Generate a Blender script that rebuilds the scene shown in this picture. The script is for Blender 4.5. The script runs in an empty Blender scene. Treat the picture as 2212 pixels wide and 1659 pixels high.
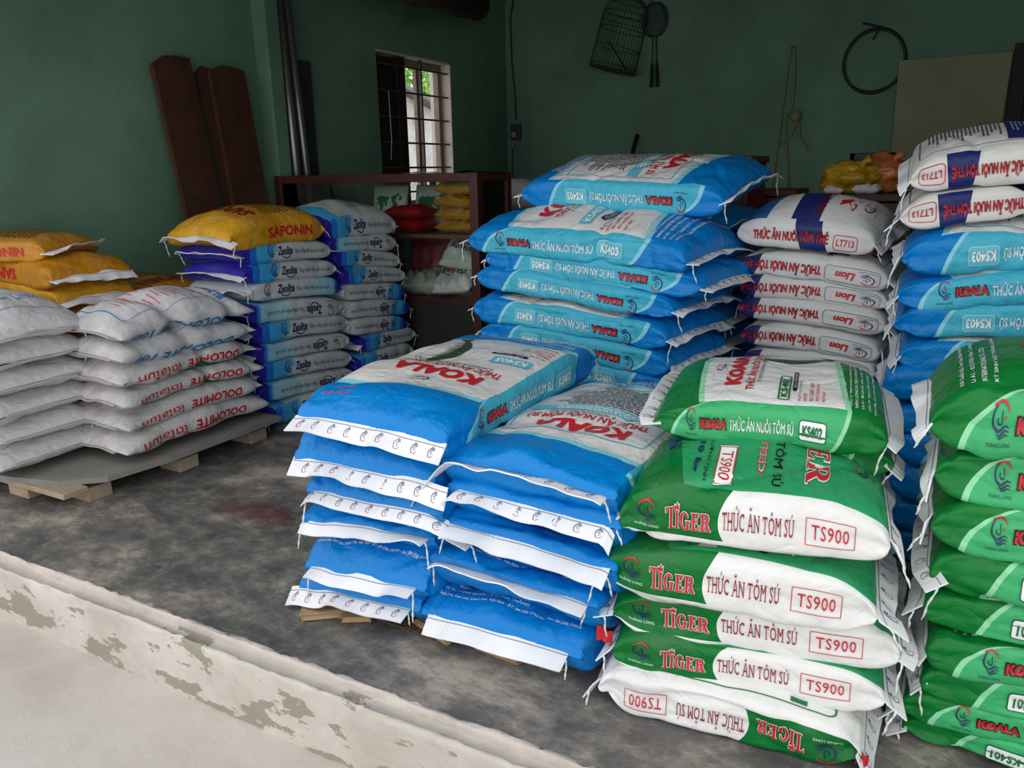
import bpy, bmesh, math, random
import numpy as np
from math import sin, cos, pi, radians, atan2, sqrt
from mathutils import Matrix, Vector

# ------------------------------------------------------------------ camera, sky, light
SC = bpy.context.scene
COL = SC.collection
H_EYE = 1.10
FPX = 1690.0
YAW, PITCH, ROLL = radians(28.9), radians(15.2), radians(-1.05)
_f = np.array([-sin(YAW) * cos(PITCH), cos(YAW) * cos(PITCH), -sin(PITCH)])
_r0 = np.array([cos(YAW), sin(YAW), 0.0])
_u0 = np.cross(_r0, _f)
_r = _r0 * cos(ROLL) + _u0 * sin(ROLL)
_u = -_r0 * sin(ROLL) + _u0 * cos(ROLL)
EYE = np.array([0.0, 0.0, H_EYE])
cam_d = bpy.data.cameras.new('camera')
cam_d.sensor_width = 36.0
cam_d.lens = FPX / 2212.0 * 36.0
cam_d.clip_start = 0.02
cam_d.clip_end = 200
cam = bpy.data.objects.new('camera', cam_d)
COL.objects.link(cam)
cam.matrix_world = Matrix(((_r[0], _u[0], -_f[0], 0), (_r[1], _u[1], -_f[1], 0), (_r[2], _u[2], -_f[2], H_EYE), (0, 0, 0, 1)))
SC.camera = cam

SC.view_settings.view_transform = 'Standard'
SC.view_settings.look = 'None'
SC.view_settings.gamma = 1.0
SC.view_settings.use_curve_mapping = False
SC.view_settings.exposure = 0.64

world = bpy.data.worlds.new('sky')
SC.world = world
world.use_nodes = True
_wn = world.node_tree
_bg = _wn.nodes['Background']
_bg.inputs['Color'].default_value = (0.96, 0.985, 1.0, 1)
_bg.inputs['Strength'].default_value = 1.0
SC.cycles.max_bounces = 6
SC.cycles.diffuse_bounces = 4
SC.cycles.glossy_bounces = 2
SC.cycles.transparent_max_bounces = 12

# the open shop front as a portal, so that the daylight is sampled well
_pl = bpy.data.lights.new('shopfront_portal', 'AREA')
_pl.shape = 'RECTANGLE'
_pl.size, _pl.size_y = 5.3, 2.34
_pl.cycles.is_portal = True
_po = bpy.data.objects.new('shopfront_portal', _pl)
COL.objects.link(_po)
_po.location = (-1.05, 1.10, 1.06)
_po.rotation_euler = (radians(90), 0, 0)   # shines towards +Y

# ------------------------------------------------------------------ pixel -> place on a known plane
def ray(x, y):
    d = _f + _r * ((x - 1106.0) / FPX) - _u * ((y - 829.5) / FPX)
    return d / np.linalg.norm(d)
def on_plane(px, p, n):
    d = ray(*px); n = np.array(n, float)
    return EYE + d * (((np.array(p, float) - EYE) @ n) / (d @ n))
def onX(px, X): return on_plane(px, (X, 0, 0), (1, 0, 0))
def onY(px, Y): return on_plane(px, (0, Y, 0), (0, 1, 0))
def onZ(px, Z): return on_plane(px, (0, 0, Z), (0, 0, 1))

# ------------------------------------------------------------------ materials
def lin(c):
    if isinstance(c, str):
        c = c.lstrip('#'); c = [int(c[i:i + 2], 16) / 255 for i in (0, 2, 4)]
        c = [v / 12.92 if v <= .04045 else ((v + .055) / 1.055) ** 2.4 for v in c]
    return (c[0], c[1], c[2], 1.0)

class NT:
    """a node tree with arithmetic on sockets"""
    def __init__(self, name):
        self.mat = bpy.data.materials.new(name)
        self.mat.use_nodes = True
        self.nt = self.mat.node_tree
        self.bsdf = self.nt.nodes['Principled BSDF']
    def node(self, t, **kw):
        n = self.nt.nodes.new(t)
        for k, v in kw.items(): setattr(n, k, v)
        return n
    def link(self, a, b):
        self.nt.links.new(a.s if isinstance(a, V) else a, b)
    def put(self, sock, v):
        if isinstance(v, V): self.nt.links.new(v.s, sock)
        elif isinstance(v, bpy.types.NodeSocket): self.nt.links.new(v, sock)
        else: sock.default_value = v
    def math(self, op, *a):
        n = self.node('ShaderNodeMath', operation=op)
        for i, v in enumerate(a): self.put(n.inputs[i], v)
        return V(self, n.outputs[0])
    def mix(self, fac, a, b):
        n = self.node('ShaderNodeMix', data_type='RGBA')
        self.put(n.inputs[0], fac); self.put(n.inputs[6], lin(a) if isinstance(a, (str, tuple)) else a)
        self.put(n.inputs[7], lin(b) if isinstance(b, (str, tuple)) else b)
        return V(self, n.outputs[2])
    def coord(self, kind='Object'):
        return self.node('ShaderNodeTexCoord').outputs[kind]
    def mapping(self, vec, scale=(1, 1, 1), loc=(0, 0, 0), rot=(0, 0, 0)):
        n = self.node('ShaderNodeMapping')
        self.put(n.inputs[0], vec); n.inputs['Scale'].default_value = scale
        n.inputs['Location'].default_value = loc; n.inputs['Rotation'].default_value = rot
        return n.outputs[0]
    def noise(self, vec, scale, detail=4, rough=.55, dist=0.0):
        n = self.node('ShaderNodeTexNoise')
        self.put(n.inputs['Vector'], vec); n.inputs['Scale'].default_value = scale
        n.inputs['Detail'].default_value = detail; n.inputs['Roughness'].default_value = rough
        n.inputs['Distortion'].default_value = dist
        return V(self, n.outputs['Fac'])
    def ramp(self, fac, stops):
        n = self.node('ShaderNodeValToRGB')
        self.put(n.inputs[0], fac)
        e = n.color_ramp.elements
        while len(e) < len(stops): e.new(.5)
        for el, (p, c) in zip(e, stops):
            el.position = p; el.color = lin(c) if not isinstance(c, (int, float)) else (c, c, c, 1)
        return V(self, n.outputs[0])
    def bump(self, h, strength=.3, dist=.01):
        n = self.node('ShaderNodeBump')
        n.inputs['Strength'].default_value = strength; n.inputs['Distance'].default_value = dist
        self.put(n.inputs['Height'], h)
        self.nt.links.new(n.outputs[0], self.bsdf.inputs['Normal'])
    def done(self, color=None, rough=None, metal=None, spec=None):
        b = self.bsdf.inputs
        if color is not None: self.put(b['Base Color'], lin(color) if isinstance(color, (str, tuple)) else color)
        if rough is not None: self.put(b['Roughness'], rough)
        if metal is not None: b['Metallic'].default_value = metal
        if spec is not None: b['Specular IOR Level'].default_value = spec
        return self.mat

class V:
    def __init__(self, nt, s): self.nt, self.s = nt, s
    def __add__(self, o): return self.nt.math('ADD', self, o)
    __radd__ = __add__
    def __mul__(self, o): return self.nt.math('MULTIPLY', self, o)
    __rmul__ = __mul__
    def __sub__(self, o): return self.nt.math('SUBTRACT', self, o)
    def __rsub__(self, o): return self.nt.math('SUBTRACT', o, self)
    def __truediv__(self, o): return self.nt.math('DIVIDE', self, o)
    def gt(self, o): return self.nt.math('GREATER_THAN', self, o)
    def lt(self, o): return self.nt.math('LESS_THAN', self, o)
    def mx(self, o): return self.nt.math('MAXIMUM', self, o)
    def mn(self, o): return self.nt.math('MINIMUM', self, o)
    def ab(self): return self.nt.math('ABSOLUTE', self)
    def pw(self, o): return self.nt.math('POWER', self, o)
    def sq(self): return self.nt.math('SQRT', self)
    def sn(self): return self.nt.math('SINE', self)

M = {}
def plain(name, col, rough=.5, metal=0.0, spec=.5, var=0.0, vscale=8, bump=0.0, bscale=40):
    if name in M: return M[name]
    n = NT(name)
    c = lin(col)
    if var or bump:
        co = n.coord()
    if var:
        f = n.noise(co, vscale, 5, .6)
        dark = tuple(max(0, x * (1 - var)) for x in c[:3]); lite = tuple(min(1, x * (1 + var)) for x in c[:3])
        col_s = n.ramp(f, [(.3, dark), (.7, lite)])
    else:
        col_s = c
    if bump: n.bump(n.noise(co, bscale, 4, .6), bump, .004)
    M[name] = n.done(None, rough, metal, spec)
    n.put(n.bsdf.inputs['Base Color'], col_s)
    return M[name]

# ------------------------------------------------------------------ object helpers
def tag(o, label=None, cat=None, group=None, kind=None):
    if label: o['label'] = label
    if cat: o['category'] = cat
    if group: o['group'] = group
    if kind: o['kind'] = kind
    return o
def empty(name, loc=(0, 0, 0), rot=None):
    o = bpy.data.objects.new(name, None)
    o.empty_display_size = .05
    COL.objects.link(o); o.location = loc
    if rot is not None: o.rotation_euler = rot
    return o
def mesh_obj(name, verts, faces, mats, parent=None, midx=None, smooth=True):
    me = bpy.data.meshes.new(name)
    me.from_pydata([tuple(map(float, v)) for v in verts] if not isinstance(verts, np.ndarray) else verts.tolist(), [], faces)
    for m in (mats if isinstance(mats, (list, tuple)) else [mats]): me.materials.append(m)
    if midx is not None: me.polygons.foreach_set('material_index', midx)
    me.polygons.foreach_set('use_smooth', [smooth] * len(me.polygons))
    o = bpy.data.objects.new(name, me)
    COL.objects.link(o)
    if parent: o.parent = parent
    return o
def bm_obj(name, bm, mat, parent=None, smooth=False):
    me = bpy.data.meshes.new(name)
    bmesh.ops.recalc_face_normals(bm, faces=bm.faces)
    bm.to_mesh(me); bm.free()
    for m in (mat if isinstance(mat, (list, tuple)) else [mat]): me.materials.append(m)
    if smooth: me.polygons.foreach_set('use_smooth', [True] * len(me.polygons))
    o = bpy.data.objects.new(name, me)
    COL.objects.link(o)
    if parent: o.parent = parent
    return o
def add_box(bm, lo, hi, bevel=0.0, mat4=None):
    lo, hi = Vector(lo), Vector(hi)
    r = bmesh.ops.create_cube(bm, size=1.0)
    vs = r['verts']
    mid, d = (lo + hi) / 2, hi - lo
    for v in vs: v.co = Vector((v.co.x * d.x, v.co.y * d.y, v.co.z * d.z)) + mid
    if bevel > 0:
        es = list({e for v in vs for e in v.link_edges})
        r2 = bmesh.ops.bevel(bm, geom=es, offset=bevel, segments=2, affect='EDGES', profile=.5)
        vs = list({v for f in r2['faces'] for v in f.verts} | {v for v in vs if v.is_valid})
    if mat4 is not None:
        for v in vs: v.co = mat4 @ v.co
    return vs
def box(name, lo, hi, mat, parent=None, bevel=0.0, mat4=None):
    bm = bmesh.new(); add_box(bm, lo, hi, bevel, mat4)
    return bm_obj(name, bm, mat, parent)
def add_tube(bm, pts, r, n=8, caps=True):
    pts = [Vector(p) for p in pts]
    rs = r if isinstance(r, (list, tuple)) else [r] * len(pts)
    rings = []
    t0 = (pts[1] - pts[0]).normalized()
    a = t0.orthogonal().normalized()
    for i, p in enumerate(pts):
        if i == 0: t = t0
        elif i == len(pts) - 1: t = (pts[i] - pts[i - 1]).normalized()
        else:
            t = (pts[i + 1] - pts[i - 1])
            t = t.normalized() if t.length > 1e-9 else t0
        a = (a - t * a.dot(t))
        a = a.normalized() if a.length > 1e-6 else t.orthogonal().normalized()
        b = t.cross(a)
        rings.append([bm.verts.new(p + (a * cos(2 * pi * k / n) + b * sin(2 * pi * k / n)) * rs[i]) for k in range(n)])
    for i in range(len(rings) - 1):
        for k in range(n):
            bm.faces.new((rings[i][k], rings[i][(k + 1) % n], rings[i + 1][(k + 1) % n], rings[i + 1][k]))
    if caps:
        bm.faces.new(rings[0][::-1]); bm.faces.new(rings[-1])
def tube(name, pts, r, mat, parent=None, n=8):
    bm = bmesh.new(); add_tube(bm, pts, r, n)
    return bm_obj(name, bm, mat, parent, smooth=True)

# ------------------------------------------------------------------ noise (vectorised)
def _hash(ix, iy, iz, seed):
    h = (ix * 374761393 + iy * 668265263 + iz * 2147483647 + seed * 1274126177) & 0xffffffff
    h = ((h ^ (h >> 13)) * 1274126177) & 0xffffffff
    return ((h ^ (h >> 16)) & 0xffff) / 32767.5 - 1.0
def vnoise(x, y, z=0.0, seed=0):
    x, y, z = np.broadcast_arrays(np.asarray(x, float), np.asarray(y, float), np.asarray(z, float))
    ix, iy, iz = [np.floor(a).astype(np.int64) for a in (x, y, z)]
    fx, fy, fz = x - ix, y - iy, z - iz
    fx, fy, fz = [a * a * a * (a * (a * 6 - 15) + 10) for a in (fx, fy, fz)]
    out = 0
    for dx in (0, 1):
        for dy in (0, 1):
            for dz in (0, 1):
                w = (fx if dx else 1 - fx) * (fy if dy else 1 - fy) * (fz if dz else 1 - fz)
                out = out + w * _hash(ix + dx, iy + dy, iz + dz, seed)
    return out

# ------------------------------------------------------------------ flat print: 2-D meshes
_t2 = {}
def text2d(s, nx=1, ny=1, bold=0.0, shear=0.0, space=1.0):
    """a text as a filled 2-D mesh, scaled to the unit square, cut into nx by ny pieces so that it can follow a curved bag"""
    key = (s, nx, ny, bold, shear, space)
    if key in _t2: return _t2[key]
    cu = bpy.data.curves.new('text', 'FONT')
    cu.body = s; cu.resolution_u = 2; cu.offset = 0.0 if 'M' in s else bold; cu.fill_mode = 'FRONT'; cu.shear = shear
    cu.space_character = space
    ob = bpy.data.objects.new('text', cu)
    COL.objects.link(ob)
    me = ob.to_mesh()
    bm = bmesh.new(); bm.from_mesh(me)
    ob.to_mesh_clear()
    bpy.data.objects.remove(ob); bpy.data.curves.remove(cu)
    bmesh.ops.remove_doubles(bm, verts=bm.verts, dist=1e-5)
    if bold and 'M' in s:      # (an offset outline would turn the M inside out)
        src = bm.copy()
        for k in range(6):
            cp = src.copy()
            bmesh.ops.translate(cp, verts=cp.verts, vec=(bold * cos(k * pi / 3), bold * sin(k * pi / 3), 0))
            tm = bpy.data.meshes.new('tmp'); cp.to_mesh(tm); bm.from_mesh(tm); cp.free(); bpy.data.meshes.remove(tm)
        src.free()
    xs = [v.co.x for v in bm.verts]; ys = [v.co.y for v in bm.verts]
    x0, x1, y0, y1 = min(xs), max(xs), min(ys), max(ys)
    for v in bm.verts: v.co = ((v.co.x - x0) / (x1 - x0), (v.co.y - y0) / (y1 - y0), 0)
    cut2d(bm, nx, ny)
    r = pull2d(bm)
    _t2[key] = r
    return r
def cut2d(bm, nx, ny):
    for i in range(1, nx):
        g = bm.verts[:] + bm.edges[:] + bm.faces[:]
        bmesh.ops.bisect_plane(bm, geom=g, plane_co=(i / nx, 0, 0), plane_no=(1, 0, 0))
    for i in range(1, ny):
        g = bm.verts[:] + bm.edges[:] + bm.faces[:]
        bmesh.ops.bisect_plane(bm, geom=g, plane_co=(0, i / ny, 0), plane_no=(0, 1, 0))
def pull2d(bm):
    bm.normal_update()
    bmesh.ops.triangulate(bm, faces=[f for f in bm.faces if len(f.verts) > 4])
    bm.verts.index_update()
    v = np.array([[p.co.x, p.co.y] for p in bm.verts]); f = [[q.index for q in p.verts] for p in bm.faces]
    bm.free()
    return v, f
_s2 = {}
def stroke2d(key, lines, nsub=6):
    """polylines [(points, width)] as flat ribbons"""
    if key in _s2: return _s2[key]
    vs, fs = [], []
    for pts, w in lines:
        p = np.array(pts, float)
        closed = np.allclose(p[0], p[-1])
        t = np.gradient(p, axis=0)
        if closed: t[0] = t[-1] = p[1] - p[-2]
        t /= np.maximum(np.linalg.norm(t, axis=1, keepdims=True), 1e-9)
        nn = np.stack([-t[:, 1], t[:, 0]], 1)
        ww = np.broadcast_to(np.asarray(w, float), (len(p),))[:, None] / 2
        b = len(vs)
        for a, c in zip(p + nn * ww, p - nn * ww): vs += [a, c]
        for i in range(len(p) - 1): fs.append([b + 2 * i, b + 2 * i + 1, b + 2 * i + 3, b + 2 * i + 2])
    _s2[key] = (np.array(vs), fs)
    return _s2[key]
def poly2d(key, polys, nx=1, ny=1):
    if key in _s2: return _s2[key]
    bm = bmesh.new()
    for p in polys:
        f = bm.faces.new([bm.verts.new((x, y, 0)) for x, y in p])
    bm.normal_update()
    bmesh.ops.triangulate(bm, faces=bm.faces[:])
    cut2d(bm, nx, ny)
    _s2[key] = pull2d(bm)
    return _s2[key]
def arc(cx, cy, r, a0, a1, n=14, ry=None):
    return [(cx + r * cos(radians(a0 + (a1 - a0) * i / n)), cy + (ry or r) * sin(radians(a0 + (a1 - a0) * i / n))) for i in range(n + 1)]
def rrect(x0, y0, x1, y1, rx, ry, n=4):
    return (arc(x1 - rx, y1 - ry, rx, 0, 90, n, ry) + arc(x0 + rx, y1 - ry, rx, 90, 180, n, ry)
            + arc(x0 + rx, y0 + ry, rx, 180, 270, n, ry) + arc(x1 - rx, y0 + ry, rx, 270, 360, n, ry))
def frame2d(key, w, h, lw, rad):
    """outline of a rounded box of real size w x h (m), in the unit square"""
    if key in _s2: return _s2[key]
    p = rrect(0, 0, w, h, rad, rad)
    p.append(p[0])
    # long straight runs get more points
    q = []
    for a, b in zip(p[:-1], p[1:]):
        k = max(1, int(math.dist(a, b) / .015))
        q += [(a[0] + (b[0] - a[0]) * i / k, a[1] + (b[1] - a[1]) * i / k) for i in range(k)]
    q.append(q[0])
    v, f = stroke2d(key, [(q, lw)])
    v = v / np.array([w, h])
    _s2[key] = (v, f)
    return _s2[key]
def panel2d(key, w, h, rad):
    if key in _s2: return _s2[key]
    p = [(x / w, y / h) for x, y in rrect(0, 0, w, h, rad, rad)]
    return poly2d(key, [p], max(1, int(w / .010)), max(1, int(h / .010)))
def greek2d(key, rows, seed, fill=.55, cols=1, gap=.04, minw=.02, maxw=.07, ragged=.25):
    """fine print too small to read: rows of short bars"""
    if key in _s2: return _s2[key]
    rnd = random.Random(seed)
    vs, fs = [], []
    for r in range(rows):
        y1 = 1 - r / rows; y0 = y1 - fill / rows
        for c in range(cols):
            x, xe = c / cols + .01, (c + 1) / cols - gap
            xe -= rnd.random() * ragged / cols
            while x < xe:
                w = min(rnd.uniform(minw, maxw), xe - x)
                if w < .006: break
                b = len(vs)
                vs += [(x, y0), (x + w, y0), (x + w, y1), (x, y1)]; fs.append([b, b + 1, b + 2, b + 3])
                x += w + minw * .45
    _s2[key] = (np.array(vs), fs)
    return _s2[key]

def emblem_parts():
    """round emblem: a ring open below, a leaping red back, three waves"""
    navy = stroke2d('emblem_n', [
        (arc(.5, .56, .38, 120, 275, 14), [.03, .045, .06, .07, .075, .08, .08, .08, .08, .075, .07, .06, .05, .04, .03]),
        (arc(.50, .50, .13, 150, 330, 8), .05),
        ([(.56, .76), (.55, .60), (.60, .46)], .045),
        ([(.3, .3), (.45, .18), (.6, .24), (.78, .34), (.98, .28)], [.02, .06, .08, .06, .02]),
        ([(.36, .16), (.5, .07), (.64, .13), (.8, .22), (.98, .18)], [.02, .05, .07, .05, .02]),
        ([(.45, .05), (.56, .0), (.68, .05), (.82, .11), (.95, .08)], [.02, .04, .05, .04, .02])])
    red = stroke2d('emblem_r', [
        (arc(.5, .56, .42, 20, 140, 12), [.02, .04, .06, .07, .08, .08, .07, .06, .06, .05, .05, .04, .02]),
        ([(.16, .86), (.26, .93), (.38, .97)], [.09, .05, .02]),
        (arc(.72, .58, .03, 0, 360, 6), .04)])
    return navy, red

# ------------------------------------------------------------------ sacks
Q_OF = {   # print orientation on the sack body: design (s, q) -> geometry (s, q); each is its own inverse
    'A': lambda s, q, f: (s, q),
    'Ai': lambda s, q, f: (1 - s, (7 - q) if f == 3 else (3 - q)),
    'B': lambda s, q, f: (1 - s, (1 - q) if f == 0 else (5 - q)),
    'Bi': lambda s, q, f: (s, q + 2 if f < 2 else q - 2),
}
class Grid:
    """a surface sampled on (s, q); prints are laid on it"""
    def __init__(self, S, Q, P):
        self.S, self.Q, self.P = S, Q, P
        du = np.gradient(P, axis=0); dv = np.gradient(P, axis=1)
        n = np.cross(du, dv)
        n /= np.maximum(np.linalg.norm(n, axis=2, keepdims=True), 1e-12)
        self.N = n
    def at(self, s, q, off):
        S, Q = self.S, self.Q
        i = np.clip(np.searchsorted(S, s) - 1, 0, len(S) - 2); j = np.clip(np.searchsorted(Q, q) - 1, 0, len(Q) - 2)
        a = np.clip((s - S[i]) / (S[i + 1] - S[i]), -.2, 1.2)[:, None]; b = np.clip((q - Q[j]) / (Q[j + 1] - Q[j]), -.2, 1.2)[:, None]
        def mixg(A): return (A[i, j] * (1 - a) * (1 - b) + A[i + 1, j] * a * (1 - b) + A[i, j + 1] * (1 - a) * b + A[i + 1, j + 1] * a * b)
        return mixg(self.P) + mixg(self.N) * off

def sack_grid(L, W, T, seed, kind='gusset', crown=.02, bend=(.01, .01), seam=(0, 0), taper=None, lump=1.0, creases=(), fine=1.0):
    rnd = random.Random(seed)
    ns, nt_, nd = (84, 38, 14) if fine > 1 else (50, 18, 9)
    x = np.linspace(0, 1, ns); S = x - .055 * np.sin(2 * pi * x)      # denser at both ends
    qs = lambda n: (lambda y: y - .05 * np.sin(2 * pi * y))(np.linspace(0, 1, n + 1)[:-1])
    Q = np.concatenate([qs(nt_), 1 + qs(nd), 2 + qs(nt_), 3 + qs(nd), [4.0]])
    s, q = np.meshgrid(S, Q, indexing='ij')
    f = np.minimum(np.floor(q), 3); t = q - f
    a = np.where(f == 0, 2 * t - 1, np.where(f == 2, 1 - 2 * t, np.where(f == 1, 1.0, -1.0)))      # y direction
    b = np.where(f == 1, 1 - 2 * t, np.where(f == 3, 2 * t - 1, np.where(f == 0, 1.0, -1.0)))      # z direction
    tl = taper or (T * .95 if kind == 'gusset' else T * 1.9)
    d = np.minimum(s, 1 - s) * L
    e = np.clip(d / tl, 0, 1)
    p = 2.0 if kind == 'gusset' else 2.0
    prof = np.clip(1 - (1 - e) ** p, 0, 1) ** (1 / p)
    hz = T / 2 * (.006 + .994 * prof)
    if kind == 'gusset':
        hw = W / 2 * (1 - .0 * (1 - prof)); n = 3.6 + 5.0 * prof
    else:
        hw = W / 2 * (.93 + .10 * (1 - prof) - .03 * np.exp(-d / .015)); n = 2.3 + .5 * prof
    # no two corners alike
    k = (np.abs(a) ** n + np.abs(b) ** n) ** (-1 / n)
    y = hw * a * k; z = hz * b * k
    if kind == 'gusset':      # the side folds in towards the ends
        side = np.where((f == 1) | (f == 3), 1 - np.abs(b) ** 1.5, 0)
        y = y - np.sign(a) * side * (T * .34) * (1 - prof) ** .8 * np.clip(d / .02, .3, 1)
    xx = (s - .5) * L
    # wrinkles and lumps, pushed outwards
    oy = np.sign(a) * np.abs(a * k) ** (n - 1) / hw; oz = np.sign(b) * np.abs(b * k) ** (n - 1) / hz
    ol = np.maximum(np.hypot(oy, oz), 1e-9); oy, oz = oy / ol, oz / ol
    per = np.where(f == 0, t * W, np.where(f == 1, W + t * T, np.where(f == 2, W + T + t * W, 2 * W + T + t * T)))
    sd = seed * 7
    cy, cz = y, z * 1.6
    dd_ = np.clip(d / .012, 0, 1)
    disp = .0065 * lump * vnoise(xx * 6 + 40, cy * 6 + 9, cz * 7, sd)
    u1 = xx * cos(.6 + seed) + cy * sin(.6 + seed); u2 = cy * cos(.6 + seed) - xx * sin(.6 + seed)
    # crumple: sharp folds where the cloth buckles, more of them towards the ends
    near = .55 + .9 * np.exp(-d / .10)
    b1 = np.abs(vnoise(u1 * 9, u2 * 5, cz * 9, sd + 1)); b2 = np.abs(vnoise(u2 * 17 + 3, u1 * 9, cz * 15, sd + 2))
    disp = disp + lump * near * (.0085 * (b1 - .28) + .0042 * (b2 - .28))
    l1 = vnoise(u1 * 4.2, u2 * 2.1, cz * 6, sd + 6)
    disp = disp - .0055 * lump * np.exp(-(l1 / .07) ** 2)
    disp = disp + .008 * lump * np.exp(-d / .06) * (np.abs(vnoise(cy * 24, xx * 5, cz * 8, sd + 3)) - .3) * dd_
    if kind == 'gusset':      # the fold line along the middle of each side
        disp = disp - np.where((f == 1) | (f == 3), .004 * np.exp(-((b + .12 * vnoise(xx * 4, f, 0, sd + 9)) / .14) ** 2), 0)
    for c0, wd, dp in creases:
        disp = disp - dp * np.exp(-(((s - c0) * L + .25 * y) / wd) ** 2) * np.where(np.abs(b) > .3, 1, .9)
    disp = disp * np.clip(prof * 1.5 + .1, 0, 1)
    y = y + oy * disp; z = z + oz * disp
    # belly, sag over whatever lies below, seam height at both ends
    fx = 1 - (2 * s - 1) ** 2; fy = 1 - (y / (W / 2)) ** 2
    up = np.clip((z / (T / 2) + 1) / 2, 0, 1)
    z = z + crown * up * np.clip(fx, 0, 1) ** .6 * np.clip(fy, 0, 1)
    z = z + bend[0] * (fx - .6) + bend[1] * (np.clip(fy, -.2, 1) - .6)
    z = z + seam[0] * np.clip(1 - s * L / (tl * 1.6), 0, 1) ** 2 + seam[1] * np.clip(1 - (1 - s) * L / (tl * 1.6), 0, 1) ** 2
    z = z + .006 * lump * vnoise(xx * 3, y * 3, 0, sd + 5) * prof
    P = np.stack([xx, y, z + T / 2], 2)
    P[:, -1] = P[:, 0]
    return Grid(S, Q, P)

def sack_body(name, g, mat, orient, parent):
    S, Q, P = g.S, g.Q, g.P
    ns, nq = len(S), len(Q) - 1
    verts = P[:, :-1].reshape(-1, 3)
    i, j = np.meshgrid(np.arange(ns - 1), np.arange(nq), indexing='ij')
    j2 = (j + 1) % nq
    faces = np.stack([i * nq + j, i * nq + j2, (i + 1) * nq + j2, (i + 1) * nq + j], -1).reshape(-1, 4)[:, ::-1]
    me = bpy.data.meshes.new(name)
    me.from_pydata(verts.tolist(), [], faces.tolist())
    me.materials.append(mat)
    me.polygons.foreach_set('use_smooth', [True] * len(me.polygons))
    fi = np.minimum(np.floor(Q[:-1] + 1e-9), 3).astype(int)
    uv = np.zeros(((ns - 1), nq, 4, 2))
    for fc in range(4):
        c = np.where(fi == fc)[0]
        for kk, (di, dj) in enumerate([(0, 0), (0, 1), (1, 1), (1, 0)]):
            ss = np.repeat(S[np.arange(ns - 1) + di][:, None], len(c), 1); qq = np.repeat(Q[c + dj][None, :], ns - 1, 0)
            sd, qd = Q_OF[orient](ss, qq, fc)
            uv[:, c, kk, 0] = sd; uv[:, c, kk, 1] = qd / 4
    uv = uv.reshape(-1, 4, 2)[:, ::-1]
    lay = me.uv_layers.new(name='print')
    lay.data.foreach_set('uv', uv.reshape(-1))
    me.validate()
    o = bpy.data.objects.new(name, me)
    COL.objects.link(o); o.parent = parent
    return o

def lay_prints(name, g, prints, orient, parent, L, W, T):
    """prints: (face, (s0, s1), (t0, t1), mesh2d, ink, level, mode); faces: 0 top, 1 back side, 2 bottom, 3 front side"""
    vs, fs, mi, mats = [], [], [], []
    nb = 0
    for face, sr, tr, (v2, f2), ink, lev in prints:
        x, y = v2[:, 0], v2[:, 1]
        if face == 3:
            s = sr[0] + (sr[1] - sr[0]) * x; q = 3 + tr[0] + (tr[1] - tr[0]) * y
        elif face == 1:      # read from behind
            s = sr[1] - (sr[1] - sr[0]) * x; q = 2 - (tr[0] + (tr[1] - tr[0]) * y)
        else:                # across the face, letters up towards the s = 0 end
            q = face + tr[0] + (tr[1] - tr[0]) * x; s = sr[1] - (sr[1] - sr[0]) * y
        q = np.clip(q, face + 1e-4, face + 1 - 1e-4)
        s, q = Q_OF[orient](s, q, face)
        p = g.at(s, q, .0015 + .0006 * lev)
        if ink not in mats: mats.append(ink)
        k = mats.index(ink)
        vs.append(p); fs += [[a + nb for a in f] for f in f2]; mi += [k] * len(f2)
        nb += len(p)
    if not vs: return None
    o = mesh_obj(name, np.concatenate(vs), fs, [M[m] for m in mats], parent, mi)
    o['kind'] = 'stuff'
    return o

def ribbon(name, base, out, nrm, w0, w1, mat, parent, thick=.0016):
    """a flat tape: base points, outward and normal directions for each station"""
    n = len(base)
    lo = base + out * w0; hi = base + out * w1
    ring = np.stack([lo + nrm * thick, hi + nrm * thick, hi - nrm * thick, lo - nrm * thick], 1)
    v = ring.reshape(-1, 3); f = []
    for i in range(n - 1):
        for k in range(4): f.append([4 * i + k, 4 * i + (k + 1) % 4, 4 * i + 4 + (k + 1) % 4, 4 * i + 4 + k])
    f.append([0, 1, 2, 3]); f.append([4 * n - 1, 4 * n - 2, 4 * n - 3, 4 * n - 4])
    o = mesh_obj(name, v, f, mat, parent, smooth=False)
    top = np.stack([lo + nrm * thick, hi + nrm * thick], 1)
    return o, top

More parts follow.
